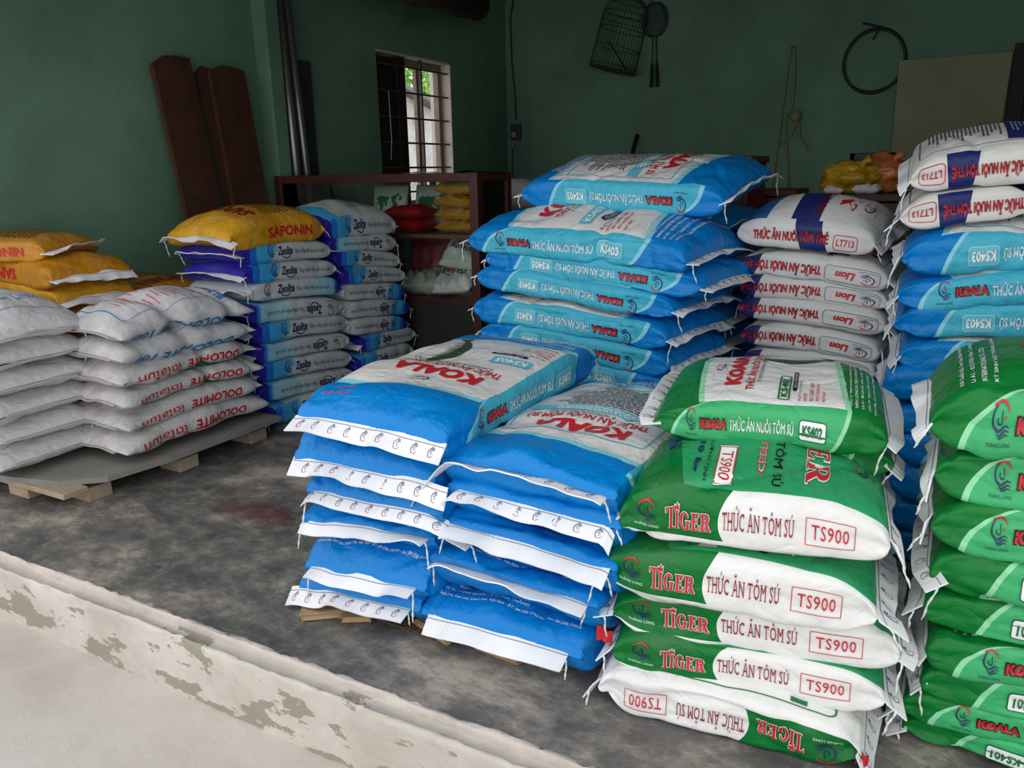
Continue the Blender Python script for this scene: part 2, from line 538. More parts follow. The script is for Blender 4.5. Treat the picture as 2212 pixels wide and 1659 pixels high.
def end_tape(root, g, end, W, seed, mat='tape', tails=(.03, .03), width=.036, angle=None, droop=.25, emblems=True, thread=(True, True), flat=0.0):
    """the sewn tape that closes a sack end; end 0 is at local -x, 1 at +x"""
    rnd = random.Random(seed * 31 + end)
    si = 0 if end == 0 else -1
    nq = np.where(g.Q <= 1.0)[0]
    edge = g.P[si, nq]                       # along the top half of the seam, front to back
    sgn = -1 if end == 0 else 1
    yl, yr = edge[0, 1], edge[-1, 1]
    n = 34
    ys = np.linspace(yl - tails[0], yr + tails[1], n)
    zb = np.interp(ys, edge[:, 1], edge[:, 2]); xb = np.interp(ys, edge[:, 1], edge[:, 0])
    over = np.maximum(np.maximum(yl - ys, ys - yr), 0)
    zb = zb - droop * over ** 1.3 * 2.2
    xb = xb + sgn * (.01 * vnoise(ys * 9, seed, 0, 3)) * np.clip(over * 20, 0, 1) + sgn * over * rnd.uniform(-.35, .35)
    ang = (angle if angle is not None else rnd.uniform(.1, .6)) + .45 * vnoise(ys * 6.0, seed * 3.7, 0, 5) + .25 * vnoise(ys * 19.0, seed * 1.7, 0, 6)
    zb = zb + .004 * vnoise(ys * 14, seed, 0, 8)
    ang = ang + over * rnd.uniform(-3, 5)
    base = np.stack([xb, ys, zb], 1)
    out = np.stack([sgn * np.cos(ang), 0 * ang, -np.sin(ang)], 1)
    nrm = np.stack([sgn * np.sin(ang), 0 * ang, np.cos(ang)], 1)
    tp, top = ribbon('closing_tape', base, out, nrm, -.008, width, M[mat], root)
    if emblems:
        navy, red = emblem_parts()
        vs, fs, mi, nb = [], [], [], 0
        k = max(4, int((ys[-1] - ys[0]) / .047))
        step = .047
        for c in range(k):
            y0 = ys[0] + .02 + c * step
            if y0 + .02 > ys[-1]: break
            for (v2, f2), m in ((navy, 0), (red, 1)):
                yy = y0 + v2[:, 0] * .019 if sgn > 0 else y0 + (1 - v2[:, 0]) * .019
                w = .30 + v2[:, 1] * .50
                t = (yy - ys[0]) / (ys[-1] - ys[0]) * (n - 1)
                i = np.clip(t.astype(int), 0, n - 2); a = (t - i)[:, None]
                p0 = top[i, 0] * (1 - a) + top[i + 1, 0] * a; p1 = top[i, 1] * (1 - a) + top[i + 1, 1] * a
                p = p0 * (1 - w[:, None]) + p1 * w[:, None] + nrm[i] * .0006
                vs.append(p); fs += [[q + nb for q in f] for f in f2]; mi += [m] * len(f2); nb += len(p)
        mesh_obj('printed_emblems', np.concatenate(vs), fs, [M['ink_navy'], M['ink_pink']], tp, mi)['kind'] = 'stuff'
    # the seam stitching: a thin chain along the tape
    bm = bmesh.new()
    p = [base[i] + nrm[i] * .0024 + out[i] * .004 for i in range(0, n)]
    add_tube(bm, p, .0009, 4)
    bm_obj('stitching', bm, M['thread_grey'], tp, True)
    for side, on in zip((0, n - 1), thread):
        if not on: continue
        a = Vector(base[side]) + Vector(out[side]) * .012
        ln = rnd.uniform(.03, .075)
        pts = []
        dx, dy = rnd.uniform(-.012, .012), rnd.uniform(-.012, .012)
        for i in range(9):
            t = i / 8
            pts.append(a + Vector((dx * t * 2 + .0015 * sin(t * 9), dy * t + .0015 * cos(t * 7), -ln * t ** 1.1)))
        tube('loose_thread', pts, [.0022 + .0008 * sin(i * 2.3) for i in range(8)] + [.0012], M['thread'], root, 5)
    return tp

NB = [0]
def sack(label, design, center, z0, yaw, L, W, T, orient='A', tilt=0.0, pitch=0.0, group=None, seed=None,
         tapes=((0, {}), (1, {})), name=None, extra=(), **kw):
    """one filled sack lying flat: base centre at center/z0, its length along local x, front side facing local -y"""
    NB[0] += 1
    seed = seed if seed is not None else NB[0]
    D = DESIGNS[design]
    root = empty(name or D['name'], (center[0], center[1], z0))
    root.matrix_world = Matrix.Translation((center[0], center[1], z0)) @ Matrix.Rotation(yaw, 4, 'Z') @ Matrix.Translation((0, 0, T / 2)) @ Matrix.Rotation(-tilt, 4, 'Y') @ Matrix.Rotation(pitch, 4, 'X') @ Matrix.Translation((0, 0, -T / 2))
    tag(root, label, D['cat'], group or D['group'])
    for k, v in D.get('shape', {}).items(): kw.setdefault(k, v)
    g = sack_grid(L, W, T, seed, **kw)
    sack_body('sack_body', g, M[D['mat']], orient, root)
    lay_prints('printed_lettering', g, D['prints'](L, W, T) + [e for e in extra], orient, root, L, W, T)
    for end, o in tapes:
        oo = dict(D.get('tape', {})); oo.update(o)
        if oo.get('none'): continue
        end_tape(root, g, end, W, seed, **oo)
    return root

def side_sack(label, design, px0, px1, T, W, plane, axis='Y', yaw=0.0, dz=0.0, z=None, Lmin=None, tilt=None, **kw):
    """place a sack by the middle line of its visible long side (left and right pixel), on a vertical plane"""
    if axis == 'Y':
        m = onY(((px0[0] + px1[0]) / 2, (px0[1] + px1[1]) / 2), plane); n = np.array([sin(yaw), -cos(yaw), 0.0]); ya = yaw
    else:
        m = onX(((px0[0] + px1[0]) / 2, (px0[1] + px1[1]) / 2), plane); ya = pi / 2 + yaw; n = np.array([sin(ya), -cos(ya), 0.0])
    a = on_plane(px0, m, n); b = on_plane(px1, m, n)
    L = float(np.linalg.norm((b - a)[:2])); mid = (a + b) / 2
    ti = math.atan2(b[2] - a[2], L) if tilt is None else tilt
    c = mid - n * W / 2
    zz = mid[2] - T / 2 + dz if z is None else z
    if LOG: print('%-70s L=%.2f z=%.3f..%.3f tilt=%.1f c=(%.2f,%.2f)' % (label[:70], L, zz, zz + T, math.degrees(ti), c[0], c[1]))
    return sack(label, design, c, zz, ya, L, W, T, tilt=ti, **kw)
LOG = False

# ------------------------------------------------------------------ inks and sack cloths
for _n, _c in dict(ink_red='#c8202a', ink_white='#f2f2f2', ink_navy='#1b2a5c', ink_black='#15161a', ink_cyan='#62bfd4', ink_pale='#a9dfe6',
                   ink_blue='#1f7fc4', ink_green='#0d6b35', ink_midgreen='#2f9a5e', ink_prawn='#2f4a34', ink_prawn2='#56745a', ink_darkred='#8f1620', ink_pink='#d8707c',
                   ink_paleblue='#7fa6c8', ink_grey='#4a4c50', ink_bluegrey='#2c3c66', ink_navypatch='#232a68', ink_palegreen='#9fd9b4').items():
    plain(_n, _c, .45)
plain('tape', '#e9e9ec', .6, var=.06, vscale=14)
plain('thread', '#dcdcd8', .8)
plain('hem', '#bdb9b9', .8, var=.1, vscale=20)
plain('thread_grey', '#8d8f90', .8)

def cloth(name, paint, rough=.36, weave=.12, wrinkle=.5, dirt=.12, wscale=1.0):
    """woven, laminated sack cloth: paint(n, s, q) gives the printed colour; fine relief only, the folds are mesh"""
    n = NT(name)
    uvn = n.node('ShaderNodeUVMap'); uvn.uv_map = 'print'
    sep = n.node('ShaderNodeSeparateXYZ'); n.nt.links.new(uvn.outputs[0], sep.inputs[0])
    s = V(n, sep.outputs[0]); q = V(n, sep.outputs[1]) * 4.0
    col = paint(n, s, q)
    co = n.coord()
    dn = n.noise(co, 9, 3, .65)
    col = n.mix(n.ramp(dn, [(.45, 0.0), (.8, dirt)]), col, '#8d867c')
    w1 = (n.noise(co, 13 * wscale, 2, .5, .6) - .5).ab(); w2 = (n.noise(co, 34 * wscale, 2, .55, .5) - .5).ab()
    n.bump(w1 * (1.6 * wrinkle) + w2 * (.4 * wrinkle), .5, .02)
    M[name] = n.done(col, rough, 0, .28)
    return M[name]

def faces_of(n, q):
    top = q.lt(1.0); bot = q.gt(2.0) * q.lt(3.0)
    flat = top + bot
    t3 = q - 3.0; t1 = 2.0 - q
    isb = q.gt(1.0) * q.lt(2.0); isf = q.gt(3.0)
    t = isf * t3 + isb * t1
    a = top * q + bot * (3.0 - q)
    return top, bot, flat, isf, isb, t.mx(0.0).mn(1.0), a.mx(0.0).mn(1.0)

def prawn_feed_paint(base, dark, side, pale, white, off=0.0):
    def paint(n, s, q):
        top, bot, flat, isf, isb, t, a = faces_of(n, q)
        # flat faces: a white field between two curved borders
        fl = (s - (.175 + off)) - 0.06 * (1.0 - a).pw(2.0); fr = .775 + .05 * (1.0 - a).pw(2.0) - s
        fd = fl.mn(fr)
        cf = n.mix(fd.gt(-.026), base, pale)
        cf = n.mix(fd.gt(0.0), cf, white)
        # sides: a band with one quarter-round end
        sl = s - .10 - .17 * (1.0 - (1.0 - t * t).mx(0.0).sq()); sr = .735 + .10 * t.sq() - s
        sd = sl.mn(sr)
        cs = n.mix(sd.gt(-.018), base, pale)
        cs = n.mix(sd.gt(0.0), cs, side)
        return n.mix(flat.gt(.5), cs, cf)
    return paint
BLUE, CYAN = '#0a6cc4', '#45b3cc'
cloth('cloth_blue', prawn_feed_paint('#007fce', '#0a4fa8', '#45b4cf', '#8fd6e2', '#e2dedd'), .38, dirt=.02, wrinkle=.85)
cloth('cloth_green1', prawn_feed_paint('#04752f', '#04652c', '#3fae6d', '#93d8ab', '#e2e0df', .13), .34, dirt=.05, wrinkle=.85)
cloth('cloth_green', prawn_feed_paint('#04752f', '#04652c', '#3fae6d', '#93d8ab', '#e2e0df'), .34, dirt=.05, wrinkle=.85)

def tiger_paint(n, s, q):
    top, bot, flat, isf, isb, t, a = faces_of(n, q)
    edge = .395 + .05 * (t - .5).ab().pw(2.0) * 4.0
    green_end = s.lt(edge) * t.gt(.20 - .05 * s)
    cs = n.mix(green_end, '#e9e8e6', '#04702f')
    cb = n.mix(green_end * isb, cs, '#e9e8e6')
    ct = n.mix(s.gt(.10 + .16 * (1.0 - a)), '#04702f', '#2c9a62')
    cbt = '#e6e5e2'
    cf = n.mix(bot.gt(.5), ct, cbt)
    return n.mix(flat.gt(.5), cs, cf)
cloth('cloth_tiger', tiger_paint, .28, wrinkle=.7)

def lion_paint(n, s, q):
    top, bot, flat, isf, isb, t, a = faces_of(n, q)
    white = '#dcdbd7'
    x = s - .045 * (t - .5)
    band = x.gt(.60) * x.lt(.74 + .06 * (1.0 - t))
    cs = n.mix(band, white, '#232a68')
    xa = s - .14 * a * a
    bt = xa.gt(.42) * xa.lt(.58) * top
    cf = n.mix(bt, white, '#232a68')
    cf = n.mix(s.lt(.14) * top * a.lt(.6), cf, '#1c5c94')
    return n.mix(flat.gt(.5), cs, cf)
cloth('cloth_grey', lion_paint, .42)
def lion_paint_up(n, s, q):
    top, bot, flat, isf, isb, t, a = faces_of(n, q)
    x = s - .06 * (.5 - t)
    cs = n.mix(x.gt(.47) * x.lt(.66), '#dcdbd7', '#232a68')
    xa = s + .16 * a * a
    cf = n.mix(xa.gt(.40) * xa.lt(.60) * top, '#dcdbd7', '#232a68')
    cf = n.mix(s.lt(.22) * top * a.lt(.6), cf, '#1c5c94')
    return n.mix(flat.gt(.5), cs, cf)
cloth('cloth_grey_up', lion_paint_up, .42)
def lion_paint_inv(n, s, q):
    top, bot, flat, isf, isb, t, a = faces_of(n, q)
    return n.mix((s - .05 * (t - .5)).gt(.86) * (1.0 - flat), '#d6d5d1', '#232a68')
cloth('cloth_grey_inv', lion_paint_inv, .42)

def zeolite_paint(n, s, q):
    top, bot, flat, isf, isb, t, a = faces_of(n, q)
    grey = '#c3c7c8'
    w = n.noise(n.mapping(n.coord(), (6, 6, 6)), 2.0, 3, .6)
    xs = s + .10 * (1.0 - t) * (1.0 - t) + .05 * (w - .5)
    edge = n.mix(s.lt(.145), n.mix(xs.gt(.33), '#3ba5dc', '#7db9dd'), '#1f6fd0')
    cA = n.mix(xs.gt(.36), edge, grey)
    cBf = n.ramp(s, [(.10, '#1f74cf'), (.125, '#8fc4da'), (.32, '#a9cfdb'), (.5, '#c3c7c8')])
    c = n.mix(isf, cBf, cA)
    cf = n.mix(bot.gt(.5), n.mix(xs.gt(.30), '#3ba5dc', '#c3c7c8'), n.ramp(s, [(.1, '#5fb0d8'), (.45, '#c3c7c8')]))
    c = n.mix(flat.gt(.5), c, cf)
    return n.mix(s.lt(.082), c, '#2c2396')
cloth('cloth_zeolite', zeolite_paint, .45, wrinkle=.35)

def saponin_paint(n, s, q):
    w = n.noise(n.coord(), 7, 5, .6)
    return n.ramp(w, [(.35, '#c08418'), (.6, '#dba22a')])
cloth('cloth_saponin', saponin_paint, .3, wrinkle=.8, dirt=.2)
def saponin_paint2(n, s, q):
    w = n.noise(n.coord(), 7, 5, .6)
    return n.ramp(w, [(.35, '#b26d10'), (.65, '#c98a1c')])
cloth('cloth_saponin_old', saponin_paint2, .36, wrinkle=.8, dirt=.3)

def woven_white(n, s, q): return n.ramp(n.noise(n.coord(), 11, 6, .65), [(.3, '#b9b4b4'), (.6, '#d3d0d2')])
cloth('cloth_woven', woven_white, .6, weave=1.2, wrinkle=.7, dirt=.25)
def woven_green(n, s, q):
    top, bot, flat, isf, isb, t, a = faces_of(n, q)
    c = n.ramp(n.noise(n.coord(), 11, 6, .65), [(.3, '#b5b0ae'), (.6, '#cecac9')])
    c = n.mix(s.gt(.10) * s.lt(.93) * top * a.lt(.16), c, '#14683a')
    return n.mix(s.gt(.10) * s.lt(.93) * isf * t.gt(.84), c, '#14683a')
cloth('cloth_woven_green', woven_green, .6, weave=1.2, wrinkle=.8, dirt=.3)
def poly_white(n, s, q): return n.mix(0.0, '#cfcdca', '#cfcdca')
cloth('cloth_plain', poly_white, .5, weave=.8, wrinkle=.6, dirt=.25)

# ------------------------------------------------------------------ what is printed on each kind
def T_(face, s, t, txt, ink, L, W, T, bold=0.0, lev=1, shear=0.0, space=1.0):
    fw = L if face in (1, 3) else W; fh = (T if face in (1, 3) else L)
    w, h = ((s[1] - s[0]) * L, (t[1] - t[0]) * T) if face in (1, 3) else ((t[1] - t[0]) * W, (s[1] - s[0]) * L)
    if bold == 'serif': return (face, s, t, serif_text(txt, max(1, int(w / .010)), max(1, int(h / .010))), ink, lev)
    return (face, s, t, text2d(txt, max(1, int(w / .010)), max(1, int(h / .010)), bold, shear, space), ink, lev)
def BOX(face, s, t, ink, L, W, T, lw=.0022, rad=.006, lev=1):
    w, h = ((s[1] - s[0]) * L, (t[1] - t[0]) * T) if face in (1, 3) else ((t[1] - t[0]) * W, (s[1] - s[0]) * L)
    return (face, s, t, frame2d(('fr', round(w, 3), round(h, 3), lw, rad), w, h, lw, rad), ink, lev)
def PAN(face, s, t, ink, L, W, T, rad=.006, lev=1):
    w, h = ((s[1] - s[0]) * L, (t[1] - t[0]) * T) if face in (1, 3) else ((t[1] - t[0]) * W, (s[1] - s[0]) * L)
    return (face, s, t, panel2d(('pn', round(w, 3), round(h, 3), rad), w, h, rad), ink, lev)
def EMB(face, s, t, L, W, T, ink='ink_navy', caption=True, capink=None):
    navy, red = emblem_parts()
    dt = t[1] - t[0]; ds = s[1] - s[0]
    if face in (1, 3):
        r = [(face, s, (t[0] + .18 * dt, t[1]), navy, ink, 1), (face, s, (t[0] + .18 * dt, t[1]), red, 'ink_red', 1)]
        if caption: r.append(T_(face, (s[0] - .1 * ds, s[1] + .1 * ds), (t[0], t[0] + .12 * dt), 'THĂNG LONG', capink or ink, L, W, T))
    else:
        r = [(face, (s[0], s[1] - .18 * ds), t, navy, ink, 1), (face, (s[0], s[1] - .18 * ds), t, red, 'ink_red', 1)]
        if caption: r.append(T_(face, (s[1] - .1 * ds, s[1]), (t[0] - .05 * dt, t[1] + .05 * dt), 'THĂNG LONG', capink or ink, L, W, T))
    return r

def serif_text(txt, nx, ny):
    """capitals with thin strokes and serifs, as one mesh in the unit square"""
    key = ('serif_text', txt, nx, ny)
    if key in _s2: return _s2[key]
    import unicodedata
    def glyph(ch):
        cu = bpy.data.curves.new('text', 'FONT'); cu.body = ch; cu.resolution_u = 2; cu.fill_mode = 'FRONT'
        ob = bpy.data.objects.new('text', cu); COL.objects.link(ob)
        me = ob.to_mesh(); b = bmesh.new(); b.from_mesh(me); ob.to_mesh_clear()
        bpy.data.objects.remove(ob); bpy.data.curves.remove(cu)
        return b
    bars = {'T': [(.5, 0), ], 'H': [(.08, 0), (.92, 0), (.08, 1), (.92, 1)], 'U': [(.08, 1), (.92, 1)], 'N': [(.08, 0), (.08, 1), (.92, 1)], 'A': [(.05, 0), (.95, 0)], 'M': [(.07, 0), (.93, 0), (.07, 1), (.93, 1)]}
    bm = bmesh.new(); x = 0.0
    for ch in txt:
        if ch == ' ': x += .24; continue
        base = unicodedata.normalize('NFD', ch)[0]
        gb = glyph(base); bx = [v.co.x for v in gb.verts]; x0, x1 = min(bx), max(bx); ch_h = max(v.co.y for v in gb.verts); gb.free()
        g = glyph(ch)
        for v in g.verts: v.co.x = (v.co.x - x0) * .80 + x
        w = (x1 - x0) * .80
        tm = bpy.data.meshes.new('tmp'); g.to_mesh(tm); bm.from_mesh(tm); g.free(); bpy.data.meshes.remove(tm)
        def rect(a, b, c, d): bm.faces.new([bm.verts.new(p + (0,)) for p in ((a, b), (c, b), (c, d), (a, d))])
        for fx, top in bars.get(base, []):
            y = ch_h - .03 if top else 0.0
            rect(x + fx * w - .11, y, x + fx * w + .11, y + .035)
        if base == 'T':
            for xx in (x, x + w - .035): rect(xx, ch_h - .17, xx + .035, ch_h)
        if base in 'CS': rect(x + w - .07, ch_h - .2, x + w - .03, ch_h - .02)
        x += w + .13
    ys = [v.co.y for v in bm.verts]; y0, y1 = min(ys), max(ys); xs = [v.co.x for v in bm.verts]; xa, xb = min(xs), max(xs)
    for v in bm.verts: v.co = ((v.co.x - xa) / (xb - xa), (v.co.y - y0) / (y1 - y0), 0)
    cut2d(bm, nx, ny)
    _s2[key] = pull2d(bm)
    return _s2[key]
def prawn2d():
    """a tiger prawn in side view: plated body, fan tail, legs, long feelers (unit square, head left)"""
    if 'prawn' in _s2: return _s2['prawn'], _s2['prawn_b'], _s2['prawn_l']
    spine = [(.06 + .88 * i / 22, .62 + .16 * sin(pi * (i / 22) * 1.05) - .30 * (i / 22) ** 2.2) for i in range(23)]
    wid = [.03 + .20 * sin(pi * min(1, (i / 22) * .92 + .1)) ** .8 * (1 - .45 * i / 22) for i in range(23)]
    stroke2d('prawn', [(spine, wid), ([(.02, .66), (.10, .70), (.2, .74)], [.005, .03, .05]),
                       ([(.92, .33), (.97, .24), (1.0, .12)], [.05, .10, .02]), ([(.92, .33), (1.0, .3), (1.06, .24)], [.05, .09, .02])])
    bands = []
    for i in range(3, 21, 2):
        x, y = spine[i]; w = wid[i] / 2
        bands.append(([(x - .01, y + w), (x + .008, y), (x - .01, y - w)], .014))
    stroke2d('prawn_b', bands)
    legs = []
    for i in range(5, 20):
        x, y = spine[i]; w = wid[i] / 2
        legs.append(([(x, y - w * .9), (x - .03, y - w - .08), (x - .05, y - w - .13)], [.02, .014, .004]))
    legs += [([(.06, .64), (.0, .50), (.15, .30), (.42, .2), (.6, .22)], .007), ([(.06, .64), (.03, .78), (.2, .94), (.5, .98)], .007),
             ([(.1, .60), (.06, .5), (.1, .42)], .012), ([(.14, .56), (.1, .47), (.15, .38)], .012)]
    stroke2d('prawn_l', legs)
    return _s2['prawn'], _s2['prawn_b'], _s2['prawn_l']

def koala_prints(code, green=False, faces='ATB', backside=False):
    def f(L, W, T):
        P = []
        sides = [3] + ([1] if backside else [])
        for fc in sides:
            m = (lambda a, b: (a, b)) if fc == 3 else (lambda a, b: (1 - b, 1 - a))
            P += EMB(fc, m(.155, .205), (.22, .86), L, W, T, caption=True)
            P.append(T_(fc, m(.219, .342), (.37, .67), 'KOALA', 'ink_black', L, W, T, .10, 1))
            P.append(T_(fc, m(.223, .338), (.40, .64), 'KOALA', 'ink_red', L, W, T, .06, 2))
            P.append(T_(fc, m(.350, .622), (.36, .72), 'THỨC ĂN NUÔI TÔM SÚ', 'ink_white', L, W, T, .022))
            if green:
                P.append(PAN(fc, m(.645, .755), (.30, .76), 'ink_green', L, W, T, .006, 1))
                P.append(PAN(fc, m(.648, .752), (.325, .735), 'ink_white', L, W, T, .005, 2))
                P.append(T_(fc, m(.660, .740), (.40, .66), code, 'ink_green', L, W, T, .03, 6))
            else:
                P.append(PAN(fc, m(.638, .750), (.28, .76), 'ink_pale', L, W, T, .008, 1))
                P.append(PAN(fc, m(.6405, .7475), (.30, .74), 'ink_cyan', L, W, T, .007, 2))
                P.append(T_(fc, m(.652, .737), (.38, .66), code, 'ink_white', L, W, T, .03, 6))
        # main face
        P += EMB(0, (.235, .285), (.42, .58), L, W, T)
        P.append(T_(0, (.300, .375), (.20, .80), 'KOALA', 'ink_red', L, W, T, .05, 2))
        P.append(T_(0, (.388, .435), (.14, .86), 'THỨC ĂN NUÔI TÔM SÚ', 'ink_red', L, W, T, .022))
        P.append(T_(0, (.444, .462), (.24, .66), 'P. MONODON PRAWN FEED', 'ink_black', L, W, T))
        pb, pd, pl = prawn2d()
        # the prawn lies along the sack, head towards the top end
        for (v, fcs), ink, lv in ((pb, 'ink_prawn', 1), (pd, 'ink_prawn2', 2), (pl, 'ink_prawn', 1)):
            v2 = np.stack([1 - (v[:, 1] * .62 + .0 + v[:, 0] * .12), 1 - v[:, 0]], 1)
            P.append((0, (.42, .76), (.30, .96), (v2, fcs), ink, lv))
        if green:
            P.append(BOX(0, (.548, .592), (.06, .34), 'ink_green', L, W, T, .003, .004)); P.append(T_(0, (.555, .585), (.09, .31), code, 'ink_green', L, W, T, .03))
        else:
            P.append(PAN(0, (.530, .585), (.08, .36), 'ink_cyan', L, W, T, .004)); P.append(T_(0, (.540, .575), (.11, .33), code, 'ink_white', L, W, T, .03, 2))
        P.append(PAN(0, (.604, .622), (.16, .42), 'ink_black', L, W, T, .006))
        P.append(T_(0, (.608, .618), (.19, .39), 'XCS: LTS01/0403', 'ink_white', L, W, T, 0, 2))
        P.append(T_(0, (.628, .642), (.05, .30), 'Mã số TN: LTS1926', 'ink_black', L, W, T))
        for i, tx in enumerate(('HACCP', 'ISO 22000 : 2005', 'ĐẠT GLOBAL GAP', 'ĐẠT BAP')):
            P.append(T_(0, (.652 + .026 * i, .667 + .026 * i), (.05, (.14, .28, .28, .17)[i]), tx, 'ink_red', L, W, T, .012))
        tx = ['SẢN XUẤT TẠI:', 'CÔNG TY TNHH KHOA KỸ SINH VẬT THĂNG LONG', 'SHENG LONG BIO-TECH INTERNATIONAL CO., LTD', 'Lô A3 - KCN Đức Hòa 1, Long An, Việt Nam',
              'CÔNG TY TNHH QUỐC TẾ LONG THĂNG', 'KCN Suối Dầu, Cam Lâm, Khánh Hòa, Việt Nam - ĐT: (84-258) 3743191 - Fax: (84-258) 3743192']
        for i, t in enumerate(tx):
            P.append(T_(0, (.815 + .024 * i, .829 + .024 * i), (.04, min(.96, .10 + .017 * len(t))), t, 'ink_white', L, W, T, .01))
        # back face
        P.append(BOX(2, (.245, .765), (.07, .93), 'ink_midgreen' if green else 'ink_cyan', L, W, T, .004, .015))
        P.append(T_(2, (.262, .330), (.20, .76), 'KOALA', 'ink_red', L, W, T, .05, 2))
        P.append(T_(2, (.340, .385), (.14, .86), 'THỨC ĂN NUÔI TÔM SÚ', 'ink_red', L, W, T, .02))
        P.append(T_(2, (.390, .408), (.36, .76), 'P. MONODON PRAWN FEED', 'ink_black', L, W, T))
        P.append(PAN(2, (.415, .462), (.09, .91), 'ink_midgreen' if green else 'ink_cyan', L, W, T, .004))
        P.append((2, (.421, .457), (.12, .88), greek2d('gk_band', 3, 5), 'ink_white', 2))
        P.append((2, (.472, .755), (.10, .90), greek2d('gk_back', 18, 6, .4), 'ink_grey', 1))
        for c in (.2, .4, .6, .8):
            P.append((2, (.56, .66), (.10 + .8 * c - .003, .10 + .8 * c), panel2d(('vl', c), .002, .08, .0005), 'ink_grey', 1))
        P.append((2, (.815, .90), (.06, .94), greek2d('gk_back2', 4, 8, .4), 'ink_white', 1))
        if not green:
            P.append(T_(0, (.055, .075), (.70, .92), 'Mở bao tại đây', 'ink_pink', L, W, T, .01))
            P.append(T_(0, (.085, .10), (.70, .86), 'Open here', 'ink_pink', L, W, T, .01))
        return P
    return f

def serif_word(word):
    """heavy serif capitals as polygons, scaled to the unit square"""
    key = ('serif', word)
    if key in _s2: return _s2[key]
    G = {'T': ([[(0, .76), (.05, .76), (.10, .92), (.31, .92), (.31, .06), (.22, .06), (.22, 0), (.60, 0), (.60, .06), (.51, .06), (.51, .92), (.72, .92), (.77, .76), (.82, .76), (.82, 1), (0, 1)]], .70),
         'I': ([[(0, 0), (.36, 0), (.36, .06), (.28, .06), (.28, .74), (.36, .74), (.36, .80), (0, .80), (0, .74), (.08, .74), (.08, .06), (0, .06)]], .40),
         'E': ([[(0, 0), (.62, 0), (.66, .24), (.60, .24), (.52, .07), (.29, .07), (.29, .38), (.40, .38), (.44, .29), (.48, .29), (.48, .55), (.44, .55), (.40, .45), (.29, .45), (.29, .73), (.50, .73), (.57, .60), (.62, .60), (.60, .80), (0, .80), (0, .74), (.08, .74), (.08, .06), (0, .06)]], .70)}
    Rp = [(0, 0), (.37, 0), (.37, .06), (.29, .06), (.29, .36), (.35, .36), (.56, 0), (.84, 0), (.84, .06), (.76, .07), (.56, .38), (.66, .44), (.70, .58), (.66, .70), (.55, .78), (.44, .80), (0, .80), (0, .74), (.08, .74), (.08, .06), (0, .06)]
    # the R's bowl is open: a slit joins the counter to the stem
    Rp = Rp[:15] + [(.44, .80), (.29, .80), (.29, .73), (.40, .73), (.48, .66), (.48, .50), (.40, .43), (.29, .43), (.29, .42), (.28, .42), (.28, .80)] + Rp[16:]
    G['R'] = ([Rp], .86)
    G['G'] = ([arc(.40, .40, .40, 48, 300, 24, .41) + [(.62, .06), (.72, .02), (.76, .06), (.76, .34), (.82, .34), (.82, .40), (.46, .40), (.46, .34), (.54, .34), (.54, .12)] + arc(.40, .40, .19, 285, 62, 14, .33) + [(.60, .54), (.68, .54)]], .88)
    bm = bmesh.new(); x = 0
    for ch in word:
        ps, w = G[ch]
        for p in ps: bm.faces.new([bm.verts.new((x + a, b, 0)) for a, b in p])
        x += w + .05
    if 'TIGER' in word:      # the little crown over the I
        cx = .70 + .05 + .18
        bm.faces.new([bm.verts.new((cx + a, b, 0)) for a, b in ((-.16, .86), (.16, .86), (.22, 1.1), (.1, .98), (0, 1.16), (-.1, .98), (-.22, 1.1))])
    bm.normal_update()
    bmesh.ops.triangulate(bm, faces=bm.faces[:])
    X = x - .05
    for v in bm.verts: v.co = (v.co.x / X, v.co.y / 1.16, 0)
    cut2d(bm, 10, 4)
    _s2[key] = pull2d(bm)
    return _s2[key]
def grow2d(key, v2f, d):
    """the same shapes drawn again as thick outlines"""
    if key in _s2: return _s2[key]
    v, f = v2f
    out_v, out_f = [], []
    for k in range(10):
        b = len(out_v)
        off = np.array([d[0] * cos(2 * pi * k / 10), d[1] * sin(2 * pi * k / 10)])
        out_v += list(v + off); out_f += [[q + b for q in p] for p in f]
    _s2[key] = (np.array(out_v), out_f)
    return _s2[key]

